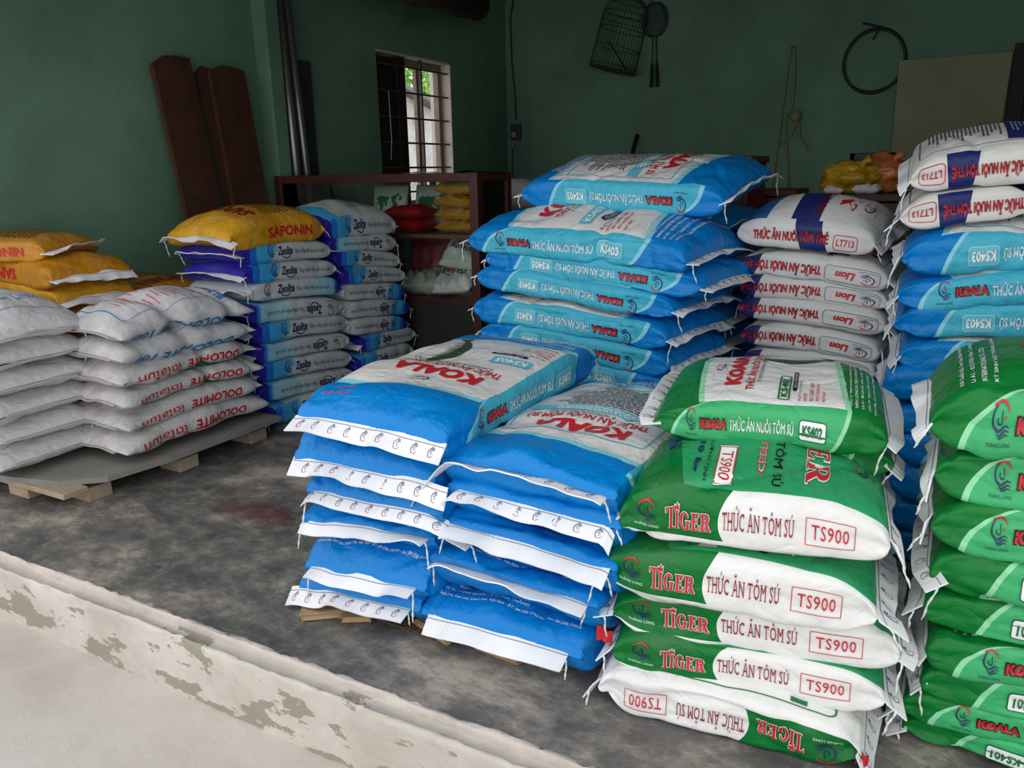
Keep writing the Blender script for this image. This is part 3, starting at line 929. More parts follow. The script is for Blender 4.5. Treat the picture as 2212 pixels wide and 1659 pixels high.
def tiger_prints(L, W, T):
    P = []
    P += EMB(3, (.075, .160), (.34, .86), L, W, T, 'ink_navy', True, 'ink_white')
    w = serif_word('TIGER')
    P.append((3, (.195, .370), (.34, .78), grow2d('tiger_o', w, (.012, .022)), 'ink_white', 1))
    P.append((3, (.195, .370), (.34, .78), w, 'ink_red', 3))
    P.append(T_(3, (.412, .672), (.40, .80), 'THỨC ĂN TÔM SÚ', 'ink_darkred', L, W, T, 'serif'))
    P.append(BOX(3, (.712, .880), (.34, .76), 'ink_red', L, W, T, .0013, .001))
    P.append(T_(3, (.732, .860), (.43, .67), 'TS900', 'ink_red', L, W, T, .0, 1, 0, 1.1))
    # upper face, letters up towards the far end (s = 1)
    def F(s, t, tx, ink, b=.0, lev=1):
        fc, ss, tt, (v, f), i, l = T_(0, s, t, tx, ink, L, W, T, b, lev)
        return (fc, ss, tt, (1 - v, f), i, l)
    P.append(F((.27, .30), (.10, .40), '10 kg', 'ink_navy', .04)); P.append(F((.32, .345), (.05, .55), 'KHỐI LƯỢNG TỊNH', 'ink_black'))
    P.append(PAN(0, (.365, .435), (.04, .34), 'ink_white', L, W, T, .001)); P.append(BOX(0, (.367, .433), (.05, .33), 'ink_red', L, W, T, .002, .001, 2))
    P.append(F((.378, .422), (.08, .30), 'TS900', 'ink_red', 0, 2))
    P.append(F((.52, .55), (.16, .80), 'SHRIMP FEED', 'ink_white', .03)); P.append(F((.52, .55), (.16, .80), 'SHRIMP FEED', 'ink_red', .0, 2))
    P.append(F((.58, .625), (.06, .92), 'THỨC ĂN TÔM SÚ', 'ink_black', .01))
    v, f = serif_word('TIGER'); w2 = (1 - v, f); vo, fo = grow2d('tiger_o', w, (.012, .022))
    P.append((0, (.70, .82), (.10, .95), (1 - vo, fo), 'ink_white', 1)); P.append((0, (.70, .82), (.10, .95), w2, 'ink_red', 3))
    P += EMB(0, (.88, .94), (.28, .44), L, W, T, 'ink_navy', False)
    pb, pd, pl = prawn2d()
    for (v, fcs), ink, lv in ((pb, 'ink_bluegrey', 1), (pl, 'ink_navy', 1)):
        v2 = np.stack([v[:, 0], v[:, 1]], 1); P.append((0, (.10, .27), (.30, 1.0), (v2[:, ::1], fcs), ink, lv))
    # back face with its table
    P.append(BOX(2, (.10, .90), (.06, .94), 'ink_green', L, W, T, .003, .02))
    P.append(PAN(2, (.20, .26), (.08, .92), 'ink_green', L, W, T, .002))
    P.append((2, (.28, .62), (.10, .90), greek2d('gk_t', 16, 16, .5), 'ink_grey', 1)); P.append((2, (.64, .86), (.10, .90), greek2d('gk_t2', 9, 17, .55), 'ink_grey', 1))
    return P

def lion_prints(L, W, T, lay='full'):
    P = []
    if lay == 'inv':      # the far end with the code lies hidden
        P.append(BOX(3, (.05, .40), (.22, .78), 'ink_grey', L, W, T, .0014, .010))
        P += EMB(3, (.07, .17), (.28, .74), L, W, T)
        P.append(T_(3, (.20, .33), (.38, .66), 'Lion', 'ink_red', L, W, T, .04, 1, .25))
        P.append(T_(3, (.425, .99), (.30, .76), 'THỨC ĂN NUÔI TÔM THẺ', 'ink_darkred', L, W, T, .05)); P.append(T_(3, (.427, .988), (.32, .74), 'THỨC ĂN NUÔI TÔM THẺ', 'ink_red', L, W, T, .03, 2))
    elif lay == 'up':
        P.append(T_(3, (.14, .69), (.34, .80), 'THỨC ĂN NUÔI TÔM THẺ', 'ink_darkred', L, W, T, .05)); P.append(T_(3, (.142, .688), (.36, .78), 'THỨC ĂN NUÔI TÔM THẺ', 'ink_red', L, W, T, .03, 2))
        P.append(BOX(3, (.725, .885), (.20, .72), 'ink_red', L, W, T, .002, .010)); P.append(T_(3, (.745, .865), (.34, .58), 'LT713', 'ink_red', L, W, T, .015))
    for fc in (3, 1) if lay == 'full' else ():
        m = (lambda a, b: (a, b)) if fc == 3 else (lambda a, b: (1 - b, 1 - a))
        P.append(BOX(fc, m(.045, .285), (.20, .84), 'ink_grey', L, W, T, .0014, .010))
        P += EMB(fc, m(.055, .125), (.26, .80), L, W, T)
        P.append(T_(fc, m(.150, .235), (.38, .70), 'Lion', 'ink_red', L, W, T, .04, 1, .25))
        P.append((fc, m(.225, .270), (.40, .72), stroke2d('flame', [([(0, .1), (.5, .3), (1, .2)], .1), ([(0, .3), (.6, .5), (1, .5)], .1), ([(0, .5), (.5, .7), (1, .8)], .1), ([(0, .1), (.1, .5), (.3, .9)], .3)]), 'ink_red', 1))
        P.append(T_(fc, m(.300, .745), (.32, .74), 'THỨC ĂN NUÔI TÔM THẺ', 'ink_darkred', L, W, T, .05))
        P.append(T_(fc, m(.302, .743), (.34, .72), 'THỨC ĂN NUÔI TÔM THẺ', 'ink_red', L, W, T, .03, 2))
        P.append(BOX(fc, m(.785, .945), (.18, .74), 'ink_red', L, W, T, .002, .010))
        P.append(T_(fc, m(.805, .925), (.34, .58), 'LT713', 'ink_red', L, W, T, .015))
    P += EMB(0, (.84, .92), (.25, .45), L, W, T)
    P.append((0, (.66, .80), (.25, .95), stroke2d('flames', [([(0, .1), (.2, .5), (.1, .9)], .16), ([(.1, .2), (.5, .4), (.7, .9)], .12), ([(.1, .2), (.6, .3), (1, .7)], .12), ([(.1, .2), (.6, .15), (1, .4)], .12), ([(.2, .1), (.6, .0), (.9, .12)], .1)]), 'ink_red', 1))
    P.append(T_(0, (.53, .60), (.10, .90), 'THỨC ĂN NUÔI TÔM THẺ', 'ink_darkred', L, W, T, .02))
    pb, pd, pl = prawn2d()
    for (v, fcs), ink in ((pb, 'ink_prawn2'), (pl, 'ink_prawn')):
        P.append((0, (.16, .40), (.30, 1.0), (np.stack([v[:, 1], v[:, 0]], 1), fcs), ink, 1))
    P.append(BOX(2, (.06, .94), (.08, .92), 'ink_grey', L, W, T, .002, .008))
    P.append(T_(2, (.10, .17), (.20, .80), 'Lion', 'ink_red', L, W, T, .04, 1, .25)); P.append(T_(2, (.20, .24), (.15, .85), 'THỨC ĂN NUÔI TÔM THẺ', 'ink_pink', L, W, T, .02))
    P.append(PAN(2, (.28, .42), (.10, .90), 'ink_navypatch', L, W, T, .001)); P.append((2, (.30, .40), (.14, .86), greek2d('gk_l0', 4, 20, .5), 'ink_paleblue', 2))
    P.append((2, (.45, .90), (.12, .88), greek2d('gk_l', 18, 21, .45), 'ink_grey', 1))
    return P

def zeolite_prints(L, W, T):
    P = []
    for fc in (3, 1):
        m = (lambda a, b: (a, b)) if fc == 3 else (lambda a, b: (a - .12, b - .12))
        P += EMB(fc, m(.245, .325) if fc == 3 else (.80, .88), (.14, .90), L, W, T)
        a, b = ((.36, .52), (.545, .90)) if fc == 3 else ((.57, .74), (.18, .55))
        P.append(T_(fc, a, (.36, .80), 'Zeolite', 'ink_navy', L, W, T, .03, 1, .12))
        P.append((fc, (a[0] + .25 * (a[1] - a[0]), a[0] + .85 * (a[1] - a[0])), (.16, .40), stroke2d('swoosh', [([(0, .9), (.3, .35), (.6, .15), (.85, .4), (1, .9)], [.05, .16, .22, .14, .04])]), 'ink_navy', 1))
        P.append(T_(fc, b, (.36, .66), 'Tăng cường hiệu quả của vi sinh', 'ink_grey', L, W, T, .0, 1, .35))
    P.append((0, (.45, .85), (.15, .85), greek2d('gk_z', 10, 31, .3), 'ink_bluegrey', 1))
    P.append((2, (.35, .9), (.12, .88), greek2d('gk_z2', 12, 32, .3), 'ink_bluegrey', 1))
    return P

def saponin_prints(L, W, T):
    P = [T_(3, (.36, .82), (.30, .72), 'SAPONIN', 'ink_red', L, W, T, .03), T_(1, (.18, .64), (.30, .72), 'SAPONIN', 'ink_red', L, W, T, .03)]
    for fc in (0, 2):
        P.append(T_(fc, (.20, .36), (.14, .86), 'SAPONIN', 'ink_darkred', L, W, T, .03))
        P.append((fc, (.45, .85), (.12, .88), greek2d('gk_s', 9, 41, .3), 'ink_black', 1))
    return P

def dolomite_prints(kind):
    def f(L, W, T):
        P = []
        if kind == 'plain':
            P.append(BOX(0, (.12, .88), (.08, .92), 'ink_paleblue', L, W, T, .003, .002))
            P.append(T_(0, (.74, .80), (.24, .76), 'MANH LINH', 'ink_paleblue', L, W, T, .02)); P.append(T_(0, (.68, .715), (.08, .92), 'CTY TNHH SẢN XUẤT VÀ THƯƠNG MẠI', 'ink_paleblue', L, W, T))
            P.append((0, (.36, .64), (.14, .86), greek2d('gk_d', 11, 51, .28, 2, .08, .014, .05, .5), 'ink_pink', 1))
        elif kind == 'blue':
            P.append(BOX(2, (.06, .90), (.16, .96), 'ink_blue', L, W, T, .0035, .002))
            P.append(T_(3, (.18, .90), (.58, .92), 'DOLOMITE 100', 'ink_blue', L, W, T, .03, 1, .2))
            P.append((2, (.40, .86), (.22, .90), greek2d('gk_d2', 15, 52, .24, 2, .10, .014, .045, .5), 'ink_pink', 1)); P.append((2, (.23, .36), (.22, .90), greek2d('gk_d3', 4, 53, .4, 1, .04, .02, .06), 'ink_paleblue', 1))
            P.append(T_(2, (.09, .18), (.24, .90), 'DOLOMITE 100', 'ink_blue', L, W, T, .03, 1, .2))
        else:
            P.append(T_(3, (.17, .55), (.38, .66), 'DOLOMITE', 'ink_red', L, W, T, .03, 1, .15))
            P.append(T_(3, (.60, .90), (.40, .68), 'โดโลไมท์', 'ink_red', L, W, T, .01))
        return P
    return f
TAPE_LOGO = dict(emblems=True)
DESIGNS = {
    'koala403': dict(name='feed_bag', cat='feed bag', group='blue prawn feed bags', mat='cloth_blue', prints=koala_prints('KS403', backside=True), shape=dict(lump=1.3)),
    'koala402': dict(name='feed_bag', cat='feed bag', group='green prawn feed bags', mat='cloth_green', prints=koala_prints('KS402', True), shape=dict(lump=1.3)),
    'koala401': dict(name='feed_bag', cat='feed bag', group='green prawn feed bags', mat='cloth_green1', prints=koala_prints('KS401', True), shape=dict(lump=1.3)),
    'tiger': dict(name='feed_bag', cat='feed bag', group='green and white prawn feed bags', mat='cloth_tiger', prints=tiger_prints, shape=dict(lump=1.25)),
    'lion': dict(name='feed_bag', cat='feed bag', group='grey-white prawn feed bags', mat='cloth_grey', prints=lion_prints),
    'lion_up': dict(name='feed_bag', cat='feed bag', group='grey-white prawn feed bags', mat='cloth_grey_up', prints=lambda L, W, T: lion_prints(L, W, T, 'up')),
    'lion_inv': dict(name='feed_bag', cat='feed bag', group='grey-white prawn feed bags', mat='cloth_grey_inv', prints=lambda L, W, T: lion_prints(L, W, T, 'inv')),
    'zeolite': dict(name='mineral_sack', cat='sack', group='grey mineral sacks with blue ends', mat='cloth_zeolite', prints=zeolite_prints, tape=dict(emblems=False), shape=dict(lump=.7)),
    'saponin': dict(name='yellow_sack', cat='sack', group='yellow sacks', mat='cloth_saponin', prints=saponin_prints, tape=dict(emblems=False)),
    'saponin_old': dict(name='yellow_sack', cat='sack', group='yellow sacks', mat='cloth_saponin_old', prints=saponin_prints, tape=dict(emblems=False)),
    'dolo_plain': dict(name='woven_sack', cat='sack', group='white woven sacks', mat='cloth_woven', prints=dolomite_prints('plain'), tape=dict(mat='hem', width=.011, emblems=False, tails=(-.004, -.004), angle=.1, thread=(False, True)), shape=dict(kind='pillow', lump=1.3)),
    'dolo_blue': dict(name='woven_sack', cat='sack', group='white woven sacks', mat='cloth_woven', prints=dolomite_prints('blue'), tape=dict(mat='hem', width=.011, emblems=False, tails=(-.004, -.004), angle=.1, thread=(False, True)), shape=dict(kind='pillow', lump=1.5)),
    'dolo_red': dict(name='woven_sack', cat='sack', group='white woven sacks', mat='cloth_woven_green', prints=dolomite_prints('red'), tape=dict(mat='hem', width=.011, emblems=False, tails=(-.004, -.004), angle=.1, thread=(False, True)), shape=dict(kind='pillow', lump=1.5)),
    'blank': dict(name='woven_sack', cat='sack', group='white woven sacks behind the cabinet', mat='cloth_plain', prints=lambda L, W, T: [], tape=dict(mat='hem', width=.011, emblems=False, tails=(-.004, -.004), angle=.1, thread=(False, True)), shape=dict(kind='pillow', lump=1.4)),
}

# ------------------------------------------------------------------ the room
WX, BY, FY, CZ, RX, GZ = -3.70, 6.70, 1.157, 3.05, 1.65, -.188

def wall_mat():
    n = NT('wall_paint')
    co = n.coord()
    a = n.noise(co, 1.3, 6, .6); b = n.noise(co, 7, 6, .65)
    c = n.ramp(a, [(.32, '#5d7c69'), (.55, '#6c8f79'), (.75, '#789b86')])
    c = n.mix(n.ramp(b, [(.55, 0.0), (.75, .35)]), c, '#5f6f62')
    sep = n.node('ShaderNodeSeparateXYZ'); n.nt.links.new(co, sep.inputs[0])
    z = V(n, sep.outputs[2])
    st = n.noise(n.mapping(co, (3, 3, .5)), 2.2, 5, .6)
    damp = n.ramp(st, [(.54, 0.0), (.62, .5)]) * n.ramp(z * .5, [(.45, 1.0), (.72, 0.0)]) * V(n, sep.outputs[1]).gt(6.6)
    c = n.mix(damp, c, '#3f8264')
    n.bump(n.noise(co, 60, 5, .6) * .5 + b * .5, .25, .01)
    return n.done(c, .75, 0, .3)
M['wall'] = wall_mat()
def floor_mat():
    n = NT('floor_cement')
    co = n.coord()
    a = n.noise(n.mapping(co, (1, 1.5, 1), rot=(0, 0, .5)), 2.6, 8, .74, .1); b = n.noise(co, 14, 7, .76)
    c = n.ramp(a, [(.38, '#4d4c4d'), (.49, '#666360'), (.55, '#827b73'), (.62, '#aca193')])
    c = n.mix(n.ramp(b, [(.50, 0.0), (.70, .7)]), c, '#9a9288')
    sc = n.noise(n.mapping(co, (3, 22, 1), rot=(0, 0, .4)), 4, 3, .5)
    c = n.mix(n.ramp(sc, [(.66, 0.0), (.70, .4)]), c, '#9a958e')
    # an old red paint stain
    d = n.node('ShaderNodeVectorMath', operation='DISTANCE')
    n.put(d.inputs[0], n.mapping(co, (1, 2.4, 1), loc=(1.92, -4.13, 0))); d.inputs[1].default_value = (0, 0, 0)
    c = n.mix(n.ramp(V(n, d.outputs['Value']) + (b - .5) * .7, [(.08, .55), (.22, 0.0)]), c, '#6b2a28')
    n.bump(b * .6 + n.noise(co, 120, 4, .6) * .4, .22, .01)
    return n.done(c, n.ramp(a, [(.35, .42), (.7, .75)]), 0, .4)
M['floor'] = floor_mat()
def concrete(name, cols, sc=1.0, rough=.85):
    n = NT(name)
    co = n.coord()
    a = n.noise(co, 1.7 * sc, 8, .66, .4); b = n.noise(co, 11 * sc, 7, .7)
    c = n.ramp(a, [(.3, cols[0]), (.5, cols[1]), (.7, cols[2])])
    c = n.mix(n.ramp(b, [(.5, 0.0), (.75, .4)]), c, cols[3])
    n.bump(b * .5 + n.noise(co, 90, 5, .65) * .5, .35, .012)
    M[name] = n.done(c, rough, 0, .25)
    return M[name]
concrete('ground', ['#b5aba3', '#c8bfb8', '#d3cac4', '#bfae9c'])
def kerb_mat():
    n = NT('kerb'); co = n.coord()
    a = n.noise(co, 4, 6, .65, .3); b = n.noise(co, 26, 5, .7); p = n.noise(n.mapping(co, (1, 1, 2.2)), 5.5, 7, .62)
    sep = n.node('ShaderNodeSeparateXYZ'); n.nt.links.new(co, sep.inputs[0]); z = V(n, sep.outputs[2])
    c = n.ramp(a, [(.3, '#b7b0a6'), (.5, '#cbc3bb'), (.7, '#d8d0c9')])
    c = n.mix(n.ramp(b, [(.52, 0.0), (.7, .5)]), c, '#cbb9a2')
    low = n.ramp(z + .19, [(.0, .12), (.12, .0), (.17, -.2)])
    c = n.mix(n.ramp(p + (z * -.55) - .06, [(.535, 0.0), (.55, .85)]), c, '#938d7d')
    n.bump(b * .6 + p * .6, .4, .012)
    return n.done(c, .85, 0, .25)
M['kerb'] = kerb_mat()
concrete('kerb_lip', ['#b5aba1', '#cbc0b8', '#d8cec7', '#b9a998'], 4)
concrete('house_wall', ['#a3a09e', '#cbc8c5', '#e2dfdc', '#b0aca9'], 1.6)
plain('ceiling', '#474c47', .9, var=.1)

def struct(o): return tag(o, kind='structure')
struct(box('floor', (WX - .2, FY, -.25), (RX + .2, BY + .2, 0), M['floor']))
struct(box('ground', (-7.0, -3.5, GZ - .2), (4.5, 1.14, GZ), M['ground']))
struct(box('ceiling', (WX - .2, FY, CZ), (RX + .2, BY + .2, CZ + .12), M['ceiling']))
struct(box('wall_back', (WX, BY, 0), (RX + .2, BY + .2, CZ), M['wall']))
struct(box('wall_front_added', (WX - .2, FY, 2.26), (RX + .2, FY + .15, CZ), M['wall']))  # unseen lintel, added and set low to keep daylight off the back
struct(box('wall_right', (RX, FY, 0), (RX + .2, BY, CZ), M['wall']))

# left wall with its window opening
wt = onX((811, 108), WX); wb = onX((985, 432), WX)
WY0, WY1, WZ0, WZ1 = float(wt[1]), float(onX((972, 128), WX)[1]), .84, 1.955
bm = bmesh.new()
for lo, hi in (((FY, 0), (WY0, CZ)), ((WY1, 0), (BY + .2, CZ)), ((WY0, 0), (WY1, WZ0)), ((WY0, WZ1), (WY1, CZ))):
    add_box(bm, (WX - .2, lo[0], lo[1]), (WX, hi[0], hi[1]))
struct(bm_obj('wall_left', bm, M['wall']))
# corner pillar standing proud of the left wall
p0, p1 = onX((545, 150), WX), onX((603, 150), WX)
struct(box('trim_1', (WX, float(p0[1]) + .03, 0), (WX + .11, float(p1[1]) - .08, CZ), M['wall'], bevel=.006))

# worn threshold: lip, shutter channel, rough face
def strip_profile(name, prof, mat, x0, x1, seed, amp):
    n = 620
    xs = np.linspace(x0, x1, n); vs, fs = [], []
    m = len(prof)
    for i, x in enumerate(xs):
        for k, (y, z) in enumerate(prof):
            a = amp[k]
            vs.append((x, y + a * vnoise(x * 7, k * 3.1, 0, seed) + .9 * a * vnoise(x * 38, k * .8, 0, seed + 1), z + .6 * a * vnoise(x * 9, k * 7.7, 1, seed + 2) + .8 * a * vnoise(x * 46, k * .7, 2, seed + 3)))
    for i in range(n - 1):
        for k in range(m - 1): fs.append([i * m + k, (i + 1) * m + k, (i + 1) * m + k + 1, i * m + k + 1])
    o = mesh_obj(name, vs, fs, mat, smooth=True)
    return struct(o)
X0, X1 = -7.0, 4.5
strip_profile('trim_2', [(1.107, GZ - .01), (1.106, -.14), (1.105, -.07), (1.104, -.030), (1.105, -.018), (1.109, -.011), (1.113, -.014), (1.115, -.019), (1.146, -.017), (1.150, -.017)], M['kerb'], X0, X1, 3, [.004, .004, .004, .003, .004, .005, .003, .001, .001, 0])
strip_profile('trim_3', [(1.146, -.018), (1.147, -.004), (1.149, .002), (1.153, .004), (1.157, .003), (1.161, .001), (1.166, -.003)], M['kerb_lip'], X0, X1, 8, [.000, .001, .002, .003, .004, .006, .003])
# doorway in the back wall: a pale board door, a dark sheet beside it for the unlit opening
M['board_tan'] = plain('board_tan', '#8f9070', .7, var=.12, vscale=3)
d0, d1, d2, d3 = onY((1943, 132), BY - .03), onY((2188, 112), BY - .03), onY((1925, 330), BY - .03), onY((2168, 300), BY - .03)
dz0 = .02
def lerp_down(a, b, z):
    t = (z - a[2]) / (b[2] - a[2]); return a[0] + (b[0] - a[0]) * t
bm = bmesh.new()
xs = [d0[0], d1[0], lerp_down(d1, d3, dz0), lerp_down(d0, d2, dz0)]
xs = [float(xs[0]), float(xs[1]), float(xs[1]) - .03, float(xs[0]) + .03]
vs = [bm.verts.new((x, y, z)) for y in (BY - .05, BY - .02) for x, z in zip(xs, (float(d0[2]), float(d1[2]), dz0, dz0))]
for q in ((0, 1, 2, 3), (7, 6, 5, 4), (0, 4, 5, 1), (1, 5, 6, 2), (2, 6, 7, 3), (3, 7, 4, 0)): bm.faces.new([vs[i] for i in q])
door = empty('door_1', (0, 0, 0)); struct(door)
bm_obj('door_panel', bm, M['board_tan'], door)
M['dark_frame'] = plain('dark_frame', '#23261f', .7, var=.2)
box('door_frame', (xs[1] + .01, BY - .07, 0), (xs[1] + .10, BY - .005, float(d1[2]) + .05), M['dark_frame'], door, .004)
box('opening_shade_sheet', (xs[1] + .10, BY - .04, 0), (xs[1] + .8, BY - .005, float(d1[2]) + .05), M['dark_frame'], door, .004)  # dark sheet on the wall: the shade inside the opening, put in as colour

# ------------------------------------------------------------------ window: frame, bars, shutter leaf
M['wood_dark'] = plain('wood_dark', '#2b1812', .55, var=.3, vscale=10, bump=.3)
M['wood_grey'] = plain('wood_grey', '#8d7a6a', .7, var=.15, vscale=12)
M['iron'] = plain('iron', '#4a3d38', .5, .3, var=.2)
M['plaster'] = plain('plaster', '#d8cdc2', .8, var=.08)
win = empty('window_1', (WX, WY0, WZ0)); struct(win)
win_inv = Matrix.Translation((-WX, -WY0, -WZ0))
def wpart(name, bm, mat, sm=False):
    for v in bm.verts: v.co = win_inv @ v.co
    return bm_obj(name, bm, mat, win, sm)
bm = bmesh.new()
for lo, hi in (((WX - .2, WY1 - .012, WZ0), (WX + .002, WY1 + .001, WZ1)), ((WX - .2, WY0, WZ1 - .012), (WX + .002, WY1, WZ1 + .001)), ((WX - .2, WY0, WZ0 - .001), (WX + .002, WY1, WZ0 + .012))):
    add_box(bm, lo, hi)
wpart('plaster_reveal', bm, M['plaster'])
fw = .05
mid = WY0 + (WY1 - WY0) * .60
for lo, hi in (((WX - .135, WY0, WZ0 + .012), (WX - .085, WY0 + fw, WZ1 - .012)), ((WX - .135, WY1 - fw - .012, WZ0 + .012), (WX - .085, WY1 - .012, WZ1 - .012)),
               ((WX - .135, WY0 + fw, WZ1 - .06), (WX - .085, WY1 - fw, WZ1 - .012)), ((WX - .135, WY0 + fw, WZ0 + .012), (WX - .085, WY1 - fw, WZ0 + .05))):
    bm = bmesh.new(); add_box(bm, lo, hi, .003); wpart('window_frame', bm, M['wood_grey'])
bm = bmesh.new(); add_box(bm, (WX - .13, mid + .035, WZ0 + .05), (WX - .095, mid + .085, WZ1 - .06), .003); wpart('mullion', bm, M['wood_grey'])
nb = 6
for i in range(nb):
    z = WZ0 + .12 + (WZ1 - WZ0 - .2) * i / (nb - 1)
    bm = bmesh.new(); add_tube(bm, [(WX - .03, WY0 + .005, z), (WX - .03, WY1 - .005, z)], .0075, 6); wpart('iron_bar', bm, M['iron'], True)
for y in (mid, ):
    bm = bmesh.new(); add_box(bm, (WX - .042, y - .008, WZ0), (WX - .018, y + .008, WZ1), .002); wpart('iron_upright', bm, M['iron'])
# closed left shutter leaf: stiles, rails, thin panels, hanging cord
sh = empty('shutter', (0, 0, 0)); sh.parent = win
def spart(name, lo, hi, m, bev=.003):
    bm = bmesh.new(); add_box(bm, lo, hi, bev)
    for v in bm.verts: v.co = win_inv @ v.co
    return bm_obj(name, bm, m, sh)
sy0, sy1 = WY0 + .012, WY0 + (WY1 - WY0) * .41
spart('stile', (WX - .075, sy0, WZ0 + .02), (WX - .048, sy0 + .06, WZ1 - .02), M['wood_dark']); spart('stile', (WX - .078, sy1 - .10, WZ0 + .02), (WX - .04, sy1, WZ1 - .013), M['wood_dark'])
zr = [WZ0 + .02, WZ0 + .35, WZ1 - .36, WZ1 - .10]
for z in zr: spart('rail', (WX - .074, sy0 + .06, z), (WX - .05, sy1 - .10, z + .075), M['wood_dark'])
for a, b in zip(zr[:-1], zr[1:]): spart('panel', (WX - .066, sy0 + .06, a + .075), (WX - .058, sy1 - .10, b), M['wood_dark'], 0)
bm = bmesh.new(); add_tube(bm, [(WX - .012, sy0 + .13, WZ1 - .27), (WX - .012, sy0 + .135, WZ0 + .5), (WX - .016, sy0 + .12, WZ0 + .36)], .0035, 5); wpart('pull_cord', bm, M['thread'], True)

# ------------------------------------------------------------------ beyond the window: house, fence, tree, yard
M['leaf'] = plain('leaf', '#6aa83c', .5, var=.35, vscale=3)
M['leaf2'] = plain('leaf2', '#a4d068', .5, var=.3, vscale=3)
M['bark'] = plain('bark', '#5a4a38', .9, var=.3)
M['roof_sheet'] = plain('roof_sheet', '#6f7276', .5, .4)
M['yard'] = plain('yard', '#9c9484', .9, var=.15)
struct(box('yard', (-20, 2.5, -.2), (WX - .25, 26, -.02), M['yard']))
HX = -7.6
a = onX((884, 195), HX); b = onX((962, 238), HX)
sl = float((b[2] - a[2]) / (b[1] - a[1]))
house = empty('neighbour_house', (HX, float(a[1]), -.02)); tag(house, 'weathered grey house wall with sloping sheet roof beyond the window', 'house')
y0h, y1h = float(a[1]) - 2.6, float(b[1]) + 3.0
zat = lambda y: float(a[2]) + sl * (y - float(a[1]))
bm = bmesh.new()
vs = [bm.verts.new((x, y, z)) for x in (HX - 3, HX) for y, z in ((y0h, -.02), (y1h, -.02), (y1h, max(.4, zat(y1h) - .12)), (y0h, zat(y0h) - .12))]
for q in ((0, 1, 2, 3), (7, 6, 5, 4), (0, 4, 5, 1), (1, 5, 6, 2), (2, 6, 7, 3), (3, 7, 4, 0)): bm.faces.new([vs[i] for i in q])
for v in bm.verts: v.co -= Vector((HX, float(a[1]), -.02))
bm_obj('plastered_wall', bm, M['house_wall'], house)
for dzz, ov, nm in ((0, .25, 'roof_sheet'), (.32, -.6, 'upper_roof_sheet')):
    bm = bmesh.new()
    vs = [bm.verts.new((x, y, z)) for x in (HX - 3, HX + ov) for y, z in ((y0h, zat(y0h) - .12 + dzz), (y1h, zat(y1h) - .12 + dzz), (y1h, zat(y1h) + dzz - .06), (y0h, zat(y0h) + dzz - .06))]
    for q in ((0, 1, 2, 3), (7, 6, 5, 4), (0, 4, 5, 1), (1, 5, 6, 2), (2, 6, 7, 3), (3, 7, 4, 0)): bm.faces.new([vs[i] for i in q])
    for v in bm.verts: v.co -= Vector((HX, float(a[1]), -.02))
    bm_obj(nm, bm, M['roof_sheet'], house)
# chain-link fence
M['wire'] = plain('wire', '#d6d6d4', .5, .3)
FX = -5.0
fence = empty('chain_link_fence', (FX, 7.3, -.02)); tag(fence, 'pale chain-link fence standing just outside the barred window', 'fence')
bm = bmesh.new()
fy0, fy1, fz1, stp = 5.9, 9.2, 1.12, .09
k = int((fy1 - fy0 + fz1) / stp)
for i in range(k):
    for sg in (1, -1):
        ya = fy0 + i * stp if sg < 0 else fy0 - fz1 + i * stp
        p = []
        for z in (0.0, fz1):
            p.append([ya + sg * z, z])
        (yA, zA), (yB, zB) = p
        def clip(y, z, y2, z2, lim):
            t = (lim - y) / (y2 - y); return (lim, z + (z2 - z) * t)
        if min(yA, yB) > fy1 or max(yA, yB) < fy0: continue
        if yA < fy0: yA, zA = clip(yA, zA, yB, zB, fy0)
        if yB < fy0: yB, zB = clip(yB, zB, yA, zA, fy0)
        if yA > fy1: yA, zA = clip(yA, zA, yB, zB, fy1)
        if yB > fy1: yB, zB = clip(yB, zB, yA, zA, fy1)
        add_tube(bm, [(0, yA - 7.3, zA), (0, yB - 7.3, zB)], .004, 4, False)
bm_obj('wire_mesh', bm, M['wire'], fence)
for y in (fy0, 7.5, fy1): tube('post', [(0, y - 7.3, 0), (0, y - 7.3, fz1 + .05)], .022, M['wood_grey'], fence, 8)
# a leafy tree above the neighbour's roof
tree = empty('garden_tree', (-13.6, 19.5, -.02)); tag(tree, 'bright green leafy tree seen through the window above the roof', 'tree')
tube('trunk', [(0, 0, 0), (.1, .1, 1.8), (0, .2, 3.6)], [.16, .12, .07], M['bark'], tree, 8)
rnd = random.Random(4)
for mat, cnt, nm in ((M['leaf'], 5200, 'foliage'), (M['leaf2'], 3600, 'young_foliage')):
    vs, fs = [], []
    for i in range(cnt):
        u = Vector((rnd.gauss(0, 1), rnd.gauss(0, 1), rnd.gauss(0, 1))).normalized() * (rnd.random() ** .4)
        c = Vector((u.x * 2.9, u.y * 3.6, 4.2 + u.z * 2.6))
        d = Vector((rnd.gauss(0, 1), rnd.gauss(0, 1), rnd.gauss(-.6, .5))).normalized(); e = d.orthogonal().normalized()
        L_, w_ = rnd.uniform(.11, .22), rnd.uniform(.03, .055)
        b0 = len(vs)
        vs += [c, c + d * L_ * .5 + e * w_, c + d * L_, c + d * L_ * .5 - e * w_]
        fs.append([b0, b0 + 1, b0 + 2, b0 + 3])
    o = mesh_obj(nm, vs, fs, mat, tree, smooth=False); o['kind'] = 'stuff'

# ------------------------------------------------------------------ stacks of sacks
ORD = ['topmost', 'second', 'third', 'fourth', 'fifth', 'sixth', 'seventh', 'eighth', 'ninth', 'tenth', 'eleventh']
def nth(i, n, what, where):
    if i == 0: return 'topmost %s %s' % (what, where)
    if i == n - 1: return 'bottom %s %s' % (what, where)
    return '%s %s from the top %s' % (ORD[i], what, where)
NOT = {'none': True}

